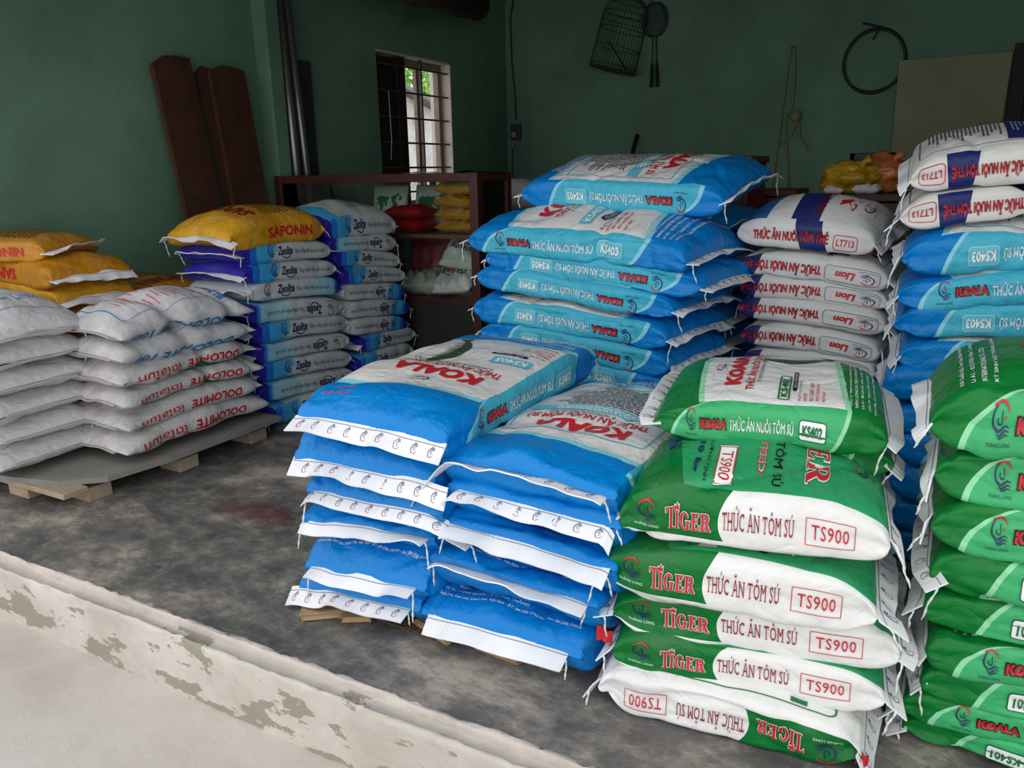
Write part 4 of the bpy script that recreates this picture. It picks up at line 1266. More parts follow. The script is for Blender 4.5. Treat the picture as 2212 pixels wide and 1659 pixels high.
# -- front left blue stack: narrow ends towards the camera
def front_sack(label, px0, px1, Y, zc, T, L, yawj=0.0, Wd=None, tapeopt=None, far=None, **kw):
    """end tape seen from the front: its left and right pixel on the plane Y; the sack runs back from there"""
    a, b = onY(px0, Y), onY(px1, Y)
    W = Wd or float(b[0] - a[0]); cx = float(a[0] + b[0]) / 2
    zs = float(a[2] + b[2]) / 2 + .022
    ya = pi / 2 + yawj
    c = np.array([cx, Y, 0]) + np.array([cos(ya), sin(ya), 0]) * L / 2
    roll = math.atan2(float(b[2] - a[2]), W)
    seam = max(-T * .46, min(T * .46, zs - zc))
    if LOG: print('%-60s W=%.2f seam z=%.3f centre %.3f roll %.1f' % (label[:60], W, zs, zc, math.degrees(roll)))
    to = dict(thread=(True, True)); to.update(tapeopt or {})
    return sack(label, kw.pop('design', 'koala403'), c, zc - T / 2, ya, L, W, T, seam=(seam, 0), tapes=((0, to), (1, far or {})),
                pitch=kw.pop('pitch', -roll * .5), **kw)
F1 = [((648, 908), (950, 978), dict(tails=(.04, .035), angle=.55, thread=(False, False), width=.045, droop=.05)), ((632, 1000), (945, 1068), dict(tails=(.07, .035), angle=.6, thread=(False, False), width=.045, droop=.05)),
      ((652, 1082), (962, 1122), dict(tails=(.10, .03), angle=.35, droop=.6)), ((650, 1146), (945, 1174), dict(tails=(.01, .035), angle=.2, emblems=False)),
      ((650, 1248), (925, 1280), dict(tails=(.0, .0), angle=.75, emblems=False)), ((650, 1290), (905, 1326), dict(tails=(.0, .06), angle=.6, width=.045))]
n = len(F1); T = .103; z = .06 + .092 * (n - 1)
for i, (p, q, o) in enumerate(F1):
    zc = [.540, .440, .345, .252, .155, .062][i]
    front_sack(nth(i, n, 'blue feed bag', 'in the front left blue stack'), p, q, 1.345, zc, T, [.86, .84, .85, .86, .84, .84][i], yawj=[-.0, .02, -.02, .03, -.01, .02][i],
               tapeopt=o, Wd=[.44, .43, .425, .42, .405, .40][i], orient='B' if i == 4 else 'A', fine=2, seed=100 + i, crown=.016 if i == 0 else .010,
               bend=(.010, .008) if i == 0 else (.006, .004), group='blue prawn feed bags in front', far=dict(emblems=False))
F2 = [((955, 1012), (1325, 1085), dict(tails=(.01, .10), angle=-.15, droop=.9, width=.03)), ((968, 1045), (1330, 1130), dict(tails=(.02, .02), angle=.35, droop=1.5, thread=(False, False))),
      ((985, 1120), (1292, 1222), dict(tails=(.02, .02), angle=.55, emblems=False, width=.042)), ((930, 1215), (1285, 1325), dict(tails=(.01, .02), angle=.25, emblems=False)),
      ((890, 1335), (1272, 1442), dict(tails=(.0, .0), angle=.7, emblems=False, width=.045))]
for i, (p, q, o) in enumerate(F2):
    n = len(F2); zc = [.445, .365, .275, .175, .075][i]
    front_sack(nth(i, n, 'blue feed bag', 'in the front middle blue stack'), p, q, 1.352, zc, .112, [.80, .82, .82, .82, .82][i],
               yawj=[-.06, -.03, -.02, .0, .0][i], tapeopt=o, Wd=[.445, .435, .43, .435, .445][i], design='koala403', orient='Bi' if i == 0 else ('B' if i >= 3 else 'A'), fine=2, seed=120 + i,
               crown=.022 if i == 0 else .010, bend=(.012, .010) if i == 0 else (.006, .004), group='blue prawn feed bags in front', far=dict(emblems=False))

# -- front right: green bags lying with their printed sides to the camera
def stack(rows, plane, axis, what, where, group, W, base=None, first=1, total=None, **common):
    tot = total or len(rows)
    for i, r in enumerate(rows):
        d, p, q, T, kw = r
        k = dict(common); k.update(kw)
        lab = k.pop('label', None) or nth(i + first - 1, tot, k.pop('what', what), where)
        k.pop('what', None)
        side_sack(lab, d, p, q, T, k.pop('W', W), k.pop('plane', plane), axis, group=group, **k)
tp = lambda a={}, b={}: ((0, a), (1, b))
T1 = [('koala402', (1408, 905), (1922, 935), .09, dict(label='green feed bag with a prawn picture on top of the green and white stack', crown=.014, yaw=.12, pitch=.02, z=.555, W=.42, plane=1.55, tilt=.02, bend=(.010, .010), fine=2, tapes=tp(dict(angle=-.2, thread=(False, True)), dict(emblems=False, angle=.4)))),
      ('koala402', (1432, 968), (1935, 992), .075, dict(label='flattened green feed bag wedged just under the prawn picture bag', z=.492, W=.40, plane=1.58, yaw=.12, tilt=.05, tapes=tp(NOT, dict(angle=.9, emblems=False)))),
      ('tiger', (1335, 1088), (1930, 1138), .12, dict(z=.400, crown=.026, W=.41, plane=1.38, yaw=.12, tilt=.03, bend=(.018, .018), fine=2, tapes=tp(dict(angle=.5, emblems=False), dict(angle=.9)))),
      ('tiger', (1300, 1225), (1900, 1312), .12, dict(z=.262, yaw=.10, plane=1.375, tilt=.0, bend=(.015, .01), fine=2, tapes=tp(dict(angle=.3, emblems=False), dict(angle=.5, width=.05)))),
      ('tiger', (1316, 1345), (1948, 1412), .105, dict(z=.172, yaw=.14, plane=1.40, tilt=.03, fine=2, tapes=tp(dict(emblems=True), dict(angle=.4)))),
      ('tiger', (1322, 1400), (1920, 1478), .095, dict(z=.092, yaw=.12, plane=1.385, tilt=.02, fine=2, tapes=tp(dict(emblems=True), dict(angle=.4)))),
      ('tiger', (1288, 1490), (1866, 1608), .105, dict(z=.0, yaw=.06, plane=1.345, orient='Ai', tilt=.0, fine=2, tapes=tp(dict(angle=.6), dict(angle=.7, width=.05))))]
stack(T1, 1.37, 'Y', 'green and white feed bag', 'in the front right stack', 'green and white prawn feed bags', .38, first=1, total=7)

# -- right edge: green bags
def g1_extra(i):
    if oo[i] != 'A': return []
    L, W, T = .58, .38, .1
    r = [T_(0, (.07 + .028 * k, .086 + .028 * k), (.06, (.95, .80, .55, .70)[k]), t, 'ink_white', L, W, T, .012) for k, t in enumerate(('KCN Suối Dầu, Cam Lâm, Khánh Hòa, Việt Nam', 'Lô A3 - KCN Đức Hòa 1, Long An', 'INTERNATIONAL CO., LTD', 'KỸ SINH VẬT THĂNG LONG'))]
    return r + [T_(0, (.25, .285), (.10, .34), '10kg', 'ink_white', L, W, T, .04)]
G1p = [(2000, 925), (2020, 1036), (2003, 1148), (2003, 1262), (1997, 1332), (1990, 1430), (1982, 1505), (1948, 1560), (1945, 1625)]
zz = [.615, .515, .425, .335, .262, .180, .108, .052, .0]
tt = [.125, .11, .10, .10, .09, .09, .085, .075, .07]
oo = ['A', 'A', 'A', 'Ai', 'Ai', 'A', 'Ai', 'A', 'Ai']
for i, p in enumerate(G1p):
    a = onY(p, 1.5)
    L = .58
    sack(nth(i, 9, 'green feed bag', 'in the stack at the right edge'), 'koala401', (float(a[0]) + L / 2, 1.5 + .19), zz[i], [.02, -.02, .02, 0, -.03, .02, 0, -.03, -.02][i], L, .38, tt[i],
         orient=oo[i], extra=g1_extra(i), group='green prawn feed bags at the right edge', seed=200 + i, crown=.03 if i == 0 else .012, bend=(.025, .015) if i == 0 else (.010, .006), fine=2,
         tapes=tp([dict(angle=.9, emblems=False), dict(angle=1.2, emblems=False, tails=(.05, .02)), dict(angle=1.2, emblems=False, tails=(.03, .02)), dict(angle=1.0, tails=(.05, .02)), dict(angle=1.1, emblems=False), dict(angle=1.2, emblems=False), dict(angle=.9), dict(angle=.9, tails=(.05, .02)), dict(angle=.6)][i], NOT))

# -- behind: the tall blue stack in the middle
K1 = [((1122, 405), (1562, 420), .105, 'Ai', dict(crown=.03, pitch=.20, yaw=-.14, bend=(.010, .010), plane=2.58)), ((1007, 505), (1484, 552), .10, 'A', dict(crown=.065, pitch=.03, bend=(.018, .018), creases=((.60, .025, .016),))),
      ((1045, 553), (1517, 618), .092, 'Ai', {}), ((1028, 590), (1454, 668), .088, 'Ai', {}), ((1020, 662), (1440, 735), .098, 'Ai', {}), ((1034, 712), (1442, 792), .095, 'Ai', {}), ((1050, 772), (1442, 842), .092, 'A', {})]
ztop = [1.002, .808, .727, .655, .540, .452, .362]
for i, (p, q, T, o, kw) in enumerate(K1):
    kk = dict(yaw=-.20, bend=(.008, .006), crown=.012, plane=2.45); kk.update(kw)
    if i == 5:
        hv, hf = text2d('29 1', 4, 2, .0, .3)
        kk['extra'] = [(2, (.47, .58), (.83, .965), (np.stack([1 - hv[:, 1], hv[:, 0]], 1), hf), 'ink_navy', 2)]
    side_sack(nth(i, 10, 'blue feed bag', 'in the tall middle blue stack'), 'koala403', p, q, T, .44, kk.pop('plane'), 'Y', orient=o, z=ztop[i], seed=300 + i, group='blue prawn feed bags in the tall stack', fine=2,
              tapes=tp(dict(angle=.5, tails=(.03, .02)), dict(angle=[-.3, .1, .2, .3, .3, .3, .3][i], tails=(.035, .05))), **kk)
for j, zz_ in enumerate((.242, .121, .0)):
    sack(nth(7 + j, 10, 'blue feed bag', 'in the tall middle blue stack'), 'koala403', (-1.06, 2.68), zz_, -.20, .86, .44, .123, orient='A', seed=310 + j, group='blue prawn feed bags in the tall stack', tapes=())
# the column close behind it, only its right ends show
K2z = [.86, .75, .64, .53, .42, .31, .20, .10, .0]
for i, z0 in enumerate(K2z):
    sack(nth(i, 9, 'blue feed bag', 'in the hidden column behind the tall blue stack'), 'koala403', (-1.05 + [.0, .01, -.02, .01, -.03, 0, .01, 0, 0][i], 3.13), z0, -.20, .84, .42, .105, orient='Ai', seed=330 + i, group='blue prawn feed bags in the hidden column',
         tilt=-.02, tapes=tp(NOT, dict(angle=[-.3, .2, .3, .2, .3, .2, .3, .3, .3][i], tails=(.04, .04))))

# -- grey-white bags to the right of it
L1 = [((1590, 497), (1892, 523), .088, 'A', dict(crown=.045, pitch=.12, bend=(.012, .016))), ((1594, 564), (1920, 606), .084, 'Ai', dict(crown=.03)), ((1596, 613), (1918, 652), .08, 'Ai', {}), ((1594, 660), (1915, 702), .078, 'Ai', {}), ((1596, 719), (1899, 762), .084, 'Ai', {}), ((1600, 771), (1890, 806), .084, 'Ai', {})]
zl = [.868, .736, .667, .596, .502, .427]
for i, (p, q, T, o, kw) in enumerate(L1):
    kk = dict(yaw=-.16, bend=(.008, .006), crown=.012); kk.update(kw)
    side_sack(nth(i, 9, 'grey-white feed bag', 'between the two tall blue stacks'), 'lion_up' if i == 0 else 'lion_inv', p, q, T, .36, 2.66, 'Y', orient=o, z=zl[i], seed=350 + i, group='grey-white prawn feed bags between the blue stacks',
              tapes=tp(NOT, dict(angle=.6) if i < 1 else dict(angle=.9, emblems=False, thread=(False, False))), **kk)
for j, z0 in enumerate((.285, .142, .0)):
    sack(nth(6 + j, 9, 'grey-white feed bag', 'between the two tall blue stacks'), 'lion_inv', (-.34, 2.86), z0, -.16, .46, .36, .145, orient='Ai', seed=360 + j, group='grey-white prawn feed bags between the blue stacks', tapes=())

# -- right, behind the green bags
K3 = [('lion', (1962, 382), (2345, 345), .09, 'Ai', dict(crown=.025, pitch=.16, bend=(.012, .012))), ('lion', (1944, 440), (2345, 402), .09, 'Ai', dict(crown=.02, pitch=.06, creases=((.62, .03, .02),))), ('koala403', (1946, 556), (2590, 525), .10, 'Ai', dict(crown=.03, pitch=.05)),
      ('koala403', (1934, 632), (2600, 608), .094, 'A', {}), ('koala403', (1930, 692), (2600, 690), .092, 'Ai', {}), ('koala403', (1937, 762), (2600, 770), .094, 'Ai', {}), ('koala403', (1905, 818), (2590, 835), .092, 'Ai', {}), ('koala403', (1915, 880), (2590, 900), .092, 'Ai', {})]
z3 = [1.072, .958, .850, .750, .668, .580, .498, .41]
for i, (d, p, q, T, o, kw) in enumerate(K3):
    kk = dict(bend=(.008, .006), crown=.012, yaw=.03); kk.update(kw)
    lab = (['upper', 'lower'][i] + ' grey-white feed bag on top of the right blue stack') if i < 2 else nth(i - 2, 10, 'blue feed bag', 'in the right rear blue stack')
    side_sack(lab, d, p, q, T, .40, 2.30, 'Y', orient=o, z=z3[i], seed=380 + i, group='feed bags in the right rear stack', fine=2 if i < 5 else 1,
              tapes=tp(dict(angle=[.8, 1.1, .9, .9, .8, .8, .8, .8][i], emblems=i in (1, 3)), NOT), **kk)
for j, z0 in enumerate((.306, .204, .102, .0)):
    sack(nth(6 + j, 10, 'blue feed bag', 'in the right rear blue stack'), 'koala403', (.36, 2.50), z0, .02, .86, .40, .105, orient='A', seed=390 + j, group='feed bags in the right rear stack', tapes=())

# -- left: two columns of grey mineral sacks, one yellow sack on top
ZX = -2.56
Z1 = [('saponin', (498, 510), (705, 484), .11, 'A', dict(label='yellow sack lying on top of the near column of grey mineral sacks', crown=.04, bend=(.02, .02), tapes=tp(dict(angle=.1, tails=(.05, .04), droop=.4), dict(angle=.3)))),
      ('zeolite', (522, 536), (716, 524), .085, 'A', {}), ('zeolite', (526, 574), (729, 559), .085, 'A', {}), ('zeolite', (540, 614), (741, 601), .088, 'B', {}), ('zeolite', (534, 662), (741, 642), .09, 'Bi', {}), ('zeolite', (545, 705), (756, 678), .088, 'A', {}),
      ('zeolite', (552, 754), (757, 720), .088, 'Bi', {}), ('zeolite', (556, 793), (762, 756), .088, 'A', {}), ('zeolite', (562, 836), (772, 796), .088, 'Bi', dict(crown=.02))]
for i, (d, p, q, T, o, kw) in enumerate(Z1):
    z0 = [.815, .728, .643, .556, .462, .376, .284, .196, .10][i]
    kk = dict(bend=(.008, .006), crown=.012, tapes=tp(dict(angle=.15, tails=(.03, .02)), dict(angle=.3, thread=(False, False)))); kk.update(kw)
    lab = kk.pop('label', None) or nth(i - 1, 9, 'grey mineral sack', 'in the near column')
    side_sack(lab, d, p, q, T, .40, ZX, 'X', orient=o, z=z0, seed=400 + i, group='grey mineral sacks in the near column', **kk)
sack('bottom grey mineral sack in the near column', 'zeolite', (ZX - .20, 2.68), .0, pi / 2, .56, .40, .098, seed=412, group='grey mineral sacks in the near column', tapes=tp(dict(angle=.2), NOT))
Z2 = [('A', (705, 492), (858, 476), .115, dict(crown=.04, bend=(.02, .02))), ('Bi', (714, 525), (858, 518), .085, {}), ('A', (727, 560), (868, 566), .085, {}), ('A', (741, 598), (878, 594), .085, {}), ('Ai', (744, 635), (878, 632), .09, {}), ('Ai', (746, 680), (890, 670), .09, {}), ('Ai', (756, 722), (884, 708), .088, {}), ('A', (785, 775), (902, 746), .09, {})]
for i, (o, p, q, T, kw) in enumerate(Z2):
    z0 = [.80, .725, .64, .555, .465, .375, .287, .20][i]
    kk = dict(bend=(.008, .006), crown=.012); kk.update(kw)
    side_sack(nth(i, 10, 'grey mineral sack', 'in the far column next to the cabinet'), 'zeolite', p, q, T, .40, ZX, 'X', orient=o, z=z0, seed=420 + i, group='grey mineral sacks in the far column',
              tapes=tp(NOT if i < 7 else dict(angle=.2), dict(angle=.3, tails=(.02, .03))), **kk)
for j, z0 in enumerate((.10, .0)):
    sack(nth(8 + j, 10, 'grey mineral sack', 'in the far column next to the cabinet'), 'zeolite', (ZX - .20, 3.26), z0, pi / 2, .5, .40, .10, seed=430 + j, group='grey mineral sacks in the far column', tapes=())

# -- far left: white woven sacks on a pallet
DZ0 = .098
D2 = [('dolo_blue', (262, 724), (552, 690), .125, dict(crown=.03, bend=(.02, .02), creases=((.33, .04, .035), (.75, .03, .02)))), ('dolo_blue', (262, 772), (558, 742), .12, dict(creases=((.4, .04, .025),))), ('dolo_red', (268, 832), (568, 792), .11, dict(creases=((.5, .02, .02),))),
      ('dolo_red', (272, 880), (576, 836), .11, dict(creases=((.52, .02, .02),))), ('dolo_red', (276, 918), (572, 862), .11, {}), ('dolo_red', (272, 972), (585, 890), .12, {})]
for i, (d, p, q, T, kw) in enumerate(D2):
    z0 = [.515, .43, .35, .27, .19, DZ0][i]
    kk = dict(bend=(.012, .01), crown=.015); kk.update(kw)
    side_sack(nth(i, 6, 'white woven sack', 'with lettered side on the pallet'), d, p, q, T, .42, -2.49, 'X', orient='Ai', z=z0, seed=440 + i, group='white woven sacks in the printed column', tilt=[.01, .0, .0, .0, .02, .01][i], **kk)
D1 = [(762, 697), (802, 728), (862, 787), (916, 846), (972, 905), (1028, 953)]
for i, (yl, yr) in enumerate(D1):
    a, b = onX((0, yl), -2.76), onX((212, yr), -2.76)
    T = [.13, .12, .115, .11, .11, .12][i]
    zb = [.535, .45, .365, .28, .19, DZ0][i]
    sack(nth(i, 6, 'plain white woven sack', 'in the column at the left edge'), 'dolo_plain', (-2.74 - .31, 1.545), zb, [.0, .02, -.03, .04, -.02, .03][i], .62, .45, T, orient='A', seed=460 + i, group='white woven sacks at the left edge',
         crown=.05 if i == 0 else .02, bend=(.03, .02) if i == 0 else (.014, .01), tapes=((1, {}),))

# -- yellow sacks against the left wall
S1 = [('saponin_old', (105, 592), (255, 548), .11), ('saponin', (103, 634), (268, 588), .10), ('saponin_old', (150, 650), (268, 624), .10), ('saponin_old', (175, 690), (285, 650), .10)]
for i, (d, p, q, T) in enumerate(S1):
    a, b = onX(p, -3.06), onX(q, -3.06)
    z0 = [.685, .60, .51, .42][i]
    sack(nth(i, 4, 'yellow sack', 'in the left pile against the green wall') if i < 3 else 'fourth yellow sack from the top in the left pile against the green wall', d, (-3.06 - .31, 2.0), z0, [.0, .02, -.04, .03][i], .62, .37, T, orient='Ai', seed=480 + i, group='yellow sacks against the wall', crown=.03 if i == 0 else .01, tilt=-.04,
         tapes=tp(NOT, dict(angle=.5, emblems=i == 2, thread=(False, False), width=.04)))
sack('yellow sack with a white tag at the back of the left pile', 'saponin_old', (-3.43, 1.93), .775, .35, .5, .34, .09, orient='A', seed=486, group='yellow sacks against the wall', tilt=.04, tapes=tp(NOT, dict(angle=-.3, emblems=False, thread=(False, False), width=.05)))
for j, (z0, cx, cy, yw) in enumerate(((.335, -3.36, 2.0, 0), (.25, -3.36, 2.0, .02), (.165, -3.36, 2.0, -.02), (.08, -3.36, 2.0, .01))):
    sack(['fifth', 'sixth', 'seventh', 'bottom'][j] + (' yellow sack from the top in the left pile against the green wall' if j < 3 else ' yellow sack in the left pile against the green wall'), 'saponin_old', (cx, cy), z0, yw, .60, .37, .09, orient='A', seed=490 + j, group='yellow sacks against the wall', tapes=())
for j, (z0, yw, cx, ti) in enumerate(((.535, .12, -3.32, -.05), (.44, .0, -3.26, 0), (.35, .02, -3.30, 0), (.26, 0, -3.30, 0), (.17, 0, -3.30, 0), (.08, 0, -3.30, 0))):
    sack(nth(j, 6, 'yellow sack', 'in the low pile beside the grey mineral sacks'), 'saponin_old', (cx, 2.40 if j > 1 else 2.41), z0, yw, .60, .36, .10, orient='Ai', seed=500 + j, tilt=ti, group='yellow sacks in the low pile', tapes=tp(NOT, dict(angle=.3, tails=(.02, .05))) if j < 2 else ())

# ------------------------------------------------------------------ pallets and wood blocks under the stacks
M['pallet_wood'] = plain('pallet_wood', '#a5937c', .8, var=.2, vscale=7, bump=.4)
M['pallet_deck'] = plain('pallet_deck', '#84807a', .8, var=.2, vscale=6, bump=.4)
M['block_wood'] = plain('block_wood', '#a88b66', .8, var=.25, vscale=9, bump=.4)
pal = empty('wooden_pallet', (-2.9, 2.0, 0)); tag(pal, 'dusty wooden pallet under the white woven sacks', 'pallet')
def pal_part(name, bm, m):
    for v in bm.verts: v.co -= Vector((-2.9, 2.0, 0))
    return bm_obj(name, bm, m, pal)
bm = bmesh.new()
out = [(-3.42, 1.335), (-2.80, 1.405), (-2.61, 1.455), (-2.49, 1.56), (-2.455, 1.80), (-2.45, 2.36), (-3.0, 2.36), (-3.0, 1.775), (-3.42, 1.775)]
lo = [bm.verts.new((x, y, .072)) for x, y in out]; hi = [bm.verts.new((x, y, .092)) for x, y in out]
bm.faces.new(lo[::-1]); bm.faces.new(hi)
for i in range(len(out)): bm.faces.new([lo[i], lo[(i + 1) % len(out)], hi[(i + 1) % len(out)], hi[i]])
pal_part('deck_board', bm, M['pallet_deck'])
for y, xl in ((1.46, -3.40), (1.90, -2.99), (2.26, -2.99)):
    bm = bmesh.new(); add_box(bm, (xl, y - .045, .052), (-2.52, y + .045, .072), .003); pal_part('slat', bm, M['pallet_wood'])
for x, y in ((-3.3, 1.48), (-2.83, 1.48), (-2.60, 1.56), (-2.88, 1.9), (-2.55, 1.9), (-2.88, 2.26), (-2.55, 2.26)):
    bm = bmesh.new(); add_box(bm, (x - .06, y - .045, .0), (x + .06, y + .045, .052), .004); pal_part('block', bm, M['pallet_wood'])
pal2 = empty('wooden_pallet', (-3.37, 2.21, 0)); tag(pal2, 'dark wooden pallet under the yellow sacks by the wall', 'pallet')
for k, x in enumerate((-.24, 0, .24)): box('runner', (x - .04, -.41, 0), (x + .04, .41, .06), M['pallet_wood'], pal2, .003)
for k in range(5): box('slat', (-.30, -.40 + k * .175, .06), (.30, -.28 + k * .175, .08), M['pallet_wood'], pal2, .003)
def chunk(label, px, dims, rot, seed, name='wood_block'):
    p = onZ(px, 0)
    bm = bmesh.new(); add_box(bm, (-dims[0] / 2, -dims[1] / 2, 0), (dims[0] / 2, dims[1] / 2, dims[2]), .005)
    rr = random.Random(seed)
    for v in bm.verts: v.co += Vector((rr.uniform(-1, 1), rr.uniform(-1, 1), 0)) * .006 + Vector((0, 0, rr.uniform(-.5, .5) * .004 if v.co.z > .01 else 0))
    o = bm_obj(name, bm, M['block_wood'])
    o.location = p; o.rotation_euler = (0, 0, rot)
    tag(o, label, 'wood block', 'wood blocks under the blue stacks')
chunk('large pale wood block sticking out left under the front left blue stack', (700, 1322), (.11, .075, .022), .7, 1)
chunk('small brown wood piece right of the large block under the blue stack', (775, 1335), (.075, .05, .018), .45, 2)
chunk('long wood piece among straw under the middle of the blue stacks', (945, 1365), (.13, .05, .022), -.25, 3)
chunk('flat pale wood batten under the front blue stack', (1085, 1410), (.12, .05, .02), -.1, 4)
chunk('thin wood chip under the right corner of the front blue stack', (1195, 1438), (.06, .04, .014), .2, 5)
M['straw'] = plain('straw', '#6f5a3e', .9, var=.3)
rr = random.Random(9); bm = bmesh.new()
cp = onZ((870, 1355), 0)
for i in range(160):
    a = Vector((rr.gauss(0, .035), rr.gauss(0, .016), rr.uniform(.001, .012))); an = rr.uniform(0, pi); l = rr.uniform(.015, .05)
    add_tube(bm, [a, a + Vector((cos(an) * l / 2, sin(an) * l / 2, rr.uniform(0, .006))), a + Vector((cos(an) * l, sin(an) * l, -.0))], .0007, 3, False)
o = bm_obj('straw', bm, M['straw']); o.location = cp; tag(o, 'small tuft of brown straw on the floor under the blue stacks', 'straw', kind='stuff')

# ------------------------------------------------------------------ glass display cabinet
def glass_mat():
    n = NT('glass')
    n.nt.nodes.remove(n.bsdf)
    tr = n.node('ShaderNodeBsdfTransparent'); tr.inputs[0].default_value = (.93, .96, .95, 1)
    gl = n.node('ShaderNodeBsdfGlossy'); gl.inputs['Roughness'].default_value = .03
    fr = n.node('ShaderNodeFresnel'); fr.inputs[0].default_value = 1.45
    mx = n.node('ShaderNodeMixShader')
    n.nt.links.new(fr.outputs[0], mx.inputs[0]); n.nt.links.new(tr.outputs[0], mx.inputs[1]); n.nt.links.new(gl.outputs[0], mx.inputs[2])
    n.nt.links.new(mx.outputs[0], n.nt.nodes['Material Output'].inputs[0])
    return n.mat
M['glass'] = glass_mat()
M['cab_wood'] = plain('cab_wood', '#4a1f1a', .45, var=.2, vscale=12)
M['shelf_wood'] = plain('shelf_wood', '#6a4a3a', .5, var=.15)
CX0, CX1, CY0, CY1, CH = WX + .125, -2.155, 3.57, 3.94, 1.098
cab = empty('glass_cabinet', (CX0, CY0, 0)); tag(cab, 'dark red wooden display cabinet with glass panes by the left wall', 'cabinet')
def cp_(name, lo, hi, m, bev=.003):
    o = box(name, (lo[0] - CX0, lo[1] - CY0, lo[2]), (hi[0] - CX0, hi[1] - CY0, hi[2]), m, cab, bev); return o
pw = .05
for x in (CX0, CX1 - pw):
    for y in (CY0, CY1 - pw): cp_('corner_post', (x, y, 0), (x + pw, y + pw, CH), M['cab_wood'])
for x in (-2.93, -2.67): cp_('mullion', (x - .016, CY1 - .03, .46), (x + .016, CY1, CH - .04), M['cab_wood'])
for y in (CY0, CY1 - .04): cp_('top_rail', (CX0 + pw, y, CH - .045), (CX1 - pw, y + .04, CH), M['cab_wood'])
for x in (CX0, CX1 - .04): cp_('side_rail', (x, CY0 + pw, CH - .045), (x + .04, CY1 - pw, CH), M['cab_wood'])
for z, nm in ((.755, 'upper_shelf'), (.405, 'lower_shelf'), (.06, 'bottom_board')): cp_(nm, (CX0 + .01, CY0 + .012, z), (CX1 - .012, CY1 - .01, z + .022), M['shelf_wood'])
cp_('front_rail', (CX0 + pw, CY0, .40), (CX1 - pw, CY0 + .02, .43), M['cab_wood'])
cp_('front_pane', (CX0 + pw, CY0 + .012, .43), (CX1 - pw, CY0 + .016, CH - .045), M['glass'], 0)
cp_('side_pane', (CX1 - .022, CY0 + pw, .43), (CX1 - .018, CY1 - pw, CH - .045), M['glass'], 0)
cp_('top_pane', (CX0 + .04, CY0 + .04, CH - .012), (CX1 - .04, CY1 - .04, CH - .006), M['glass'], 0)
cp_('base_panel', (CX0 + pw, CY0 + .005, .08), (CX1 - pw, CY0 + .02, .40), M['dark_frame'])

def pouch(name, label, cat, loc, dims, mat, rot=(0, 0, 0), seed=0, group=None, prints=None, crinkle=1.0, fins=True):
    """a filled plastic pouch: pillow with sealed, crinkled ends"""
    L, W, T = dims
    root = empty(name, loc); root.rotation_euler = rot
    tag(root, label, cat, group)
    n, m = 30, 20
    u, v = np.meshgrid(np.linspace(0, 1, n), np.linspace(0, 1, m), indexing='ij')
    e = np.clip(np.minimum(u, 1 - u) / .16, 0, 1) ** .6 * np.clip(np.minimum(v, 1 - v) / .25, 0, 1) ** .5
    base = np.stack([(u - .5) * L, (v - .5) * W], 2)
    wr = .10 * T * crinkle * vnoise(u * 9, v * 5, 0, seed) + .06 * T * crinkle * vnoise(u * 22, v * 11, 0, seed + 1)
    edge = np.minimum(u, 1 - u)
    fl = .05 * L * vnoise(v * 7, u * 3, 1, seed + 2) * np.clip(1 - edge / .1, 0, 1)
    up = np.dstack([base, T / 2 + e * T / 2 + wr * e + fl * .4]); dn = np.dstack([base, T / 2 - e * T / 2 + wr * e * .3 + fl * .4 - .0008])
    dn[..., 2] = np.maximum(dn[..., 2], .0003)
    vs = np.concatenate([up.reshape(-1, 3), dn.reshape(-1, 3)]); N = n * m; fs = []
    for i in range(n - 1):
        for j in range(m - 1):
            a, b, c, d = i * m + j, (i + 1) * m + j, (i + 1) * m + j + 1, i * m + j + 1
            fs.append([a, b, c, d]); fs.append([N + d, N + c, N + b, N + a])
    for i in range(n - 1):
        fs.append([i * m, N + i * m, N + (i + 1) * m, (i + 1) * m]); j = m - 1; fs.append([i * m + j, (i + 1) * m + j, N + (i + 1) * m + j, N + i * m + j])
    for j in range(m - 1):
        fs.append([j, j + 1, N + j + 1, N + j]); k = (n - 1) * m; fs.append([k + j, N + k + j, N + k + j + 1, k + j + 1])
    mesh_obj('pouch_body', vs, fs, mat, root)
    g = Grid(np.linspace(0, 1, n), np.linspace(0, 1, m), up)
    if prints:
        pv, pf, pm, mats, nb = [], [], [], [], 0
        for (x0, x1), (y0, y1), (v2, f2), ink, lev in prints:
            p = g.at(x0 + (x1 - x0) * v2[:, 0], y0 + (y1 - y0) * v2[:, 1], .001 + .0005 * lev)
            if ink not in mats: mats.append(ink)
            pv.append(p); pf += [[q + nb for q in f] for f in f2]; pm += [mats.index(ink)] * len(f2); nb += len(p)
        mesh_obj('printed_label', np.concatenate(pv), pf, [M[k] for k in mats], root, pm)
    return root
M['gold'] = plain('gold', '#d6a01a', .22, .45, var=.2)
M['red_poly'] = plain('red_poly', '#a3121c', .3, var=.15)
M['white_poly'] = plain('white_poly', '#c9ccc4', .35, var=.08)
M['clear_poly'] = plain('clear_poly', '#b9bcae', .2, var=.2)
M['pink_poly'] = plain('pink_poly', '#8a2f3c', .45, var=.2)
US, LS = .778, .428
for i in range(4):
    pouch('foil_pouch', nth(i, 4, 'shiny gold foil pouch', 'on the upper shelf of the glass cabinet'), 'pouch', (-2.345, 3.74, US + .068 * (3 - i)), (.26, .24, .067), M['gold'], (0, 0, [.05, -.08, .06, -.03][i]), 20 + i, 'gold foil pouches', crinkle=2.0)
for i in range(2):
    pouch('red_pouch', ['upper', 'lower'][i] + ' glossy red plastic pouch on the cabinet shelf', 'pouch', (-2.67, 3.70, US + .075 * (1 - i)), (.26, .22, .073), M['red_poly'], (0, 0, [.03, -.04][i]), 30 + i, 'red plastic pouches', crinkle=1.2)
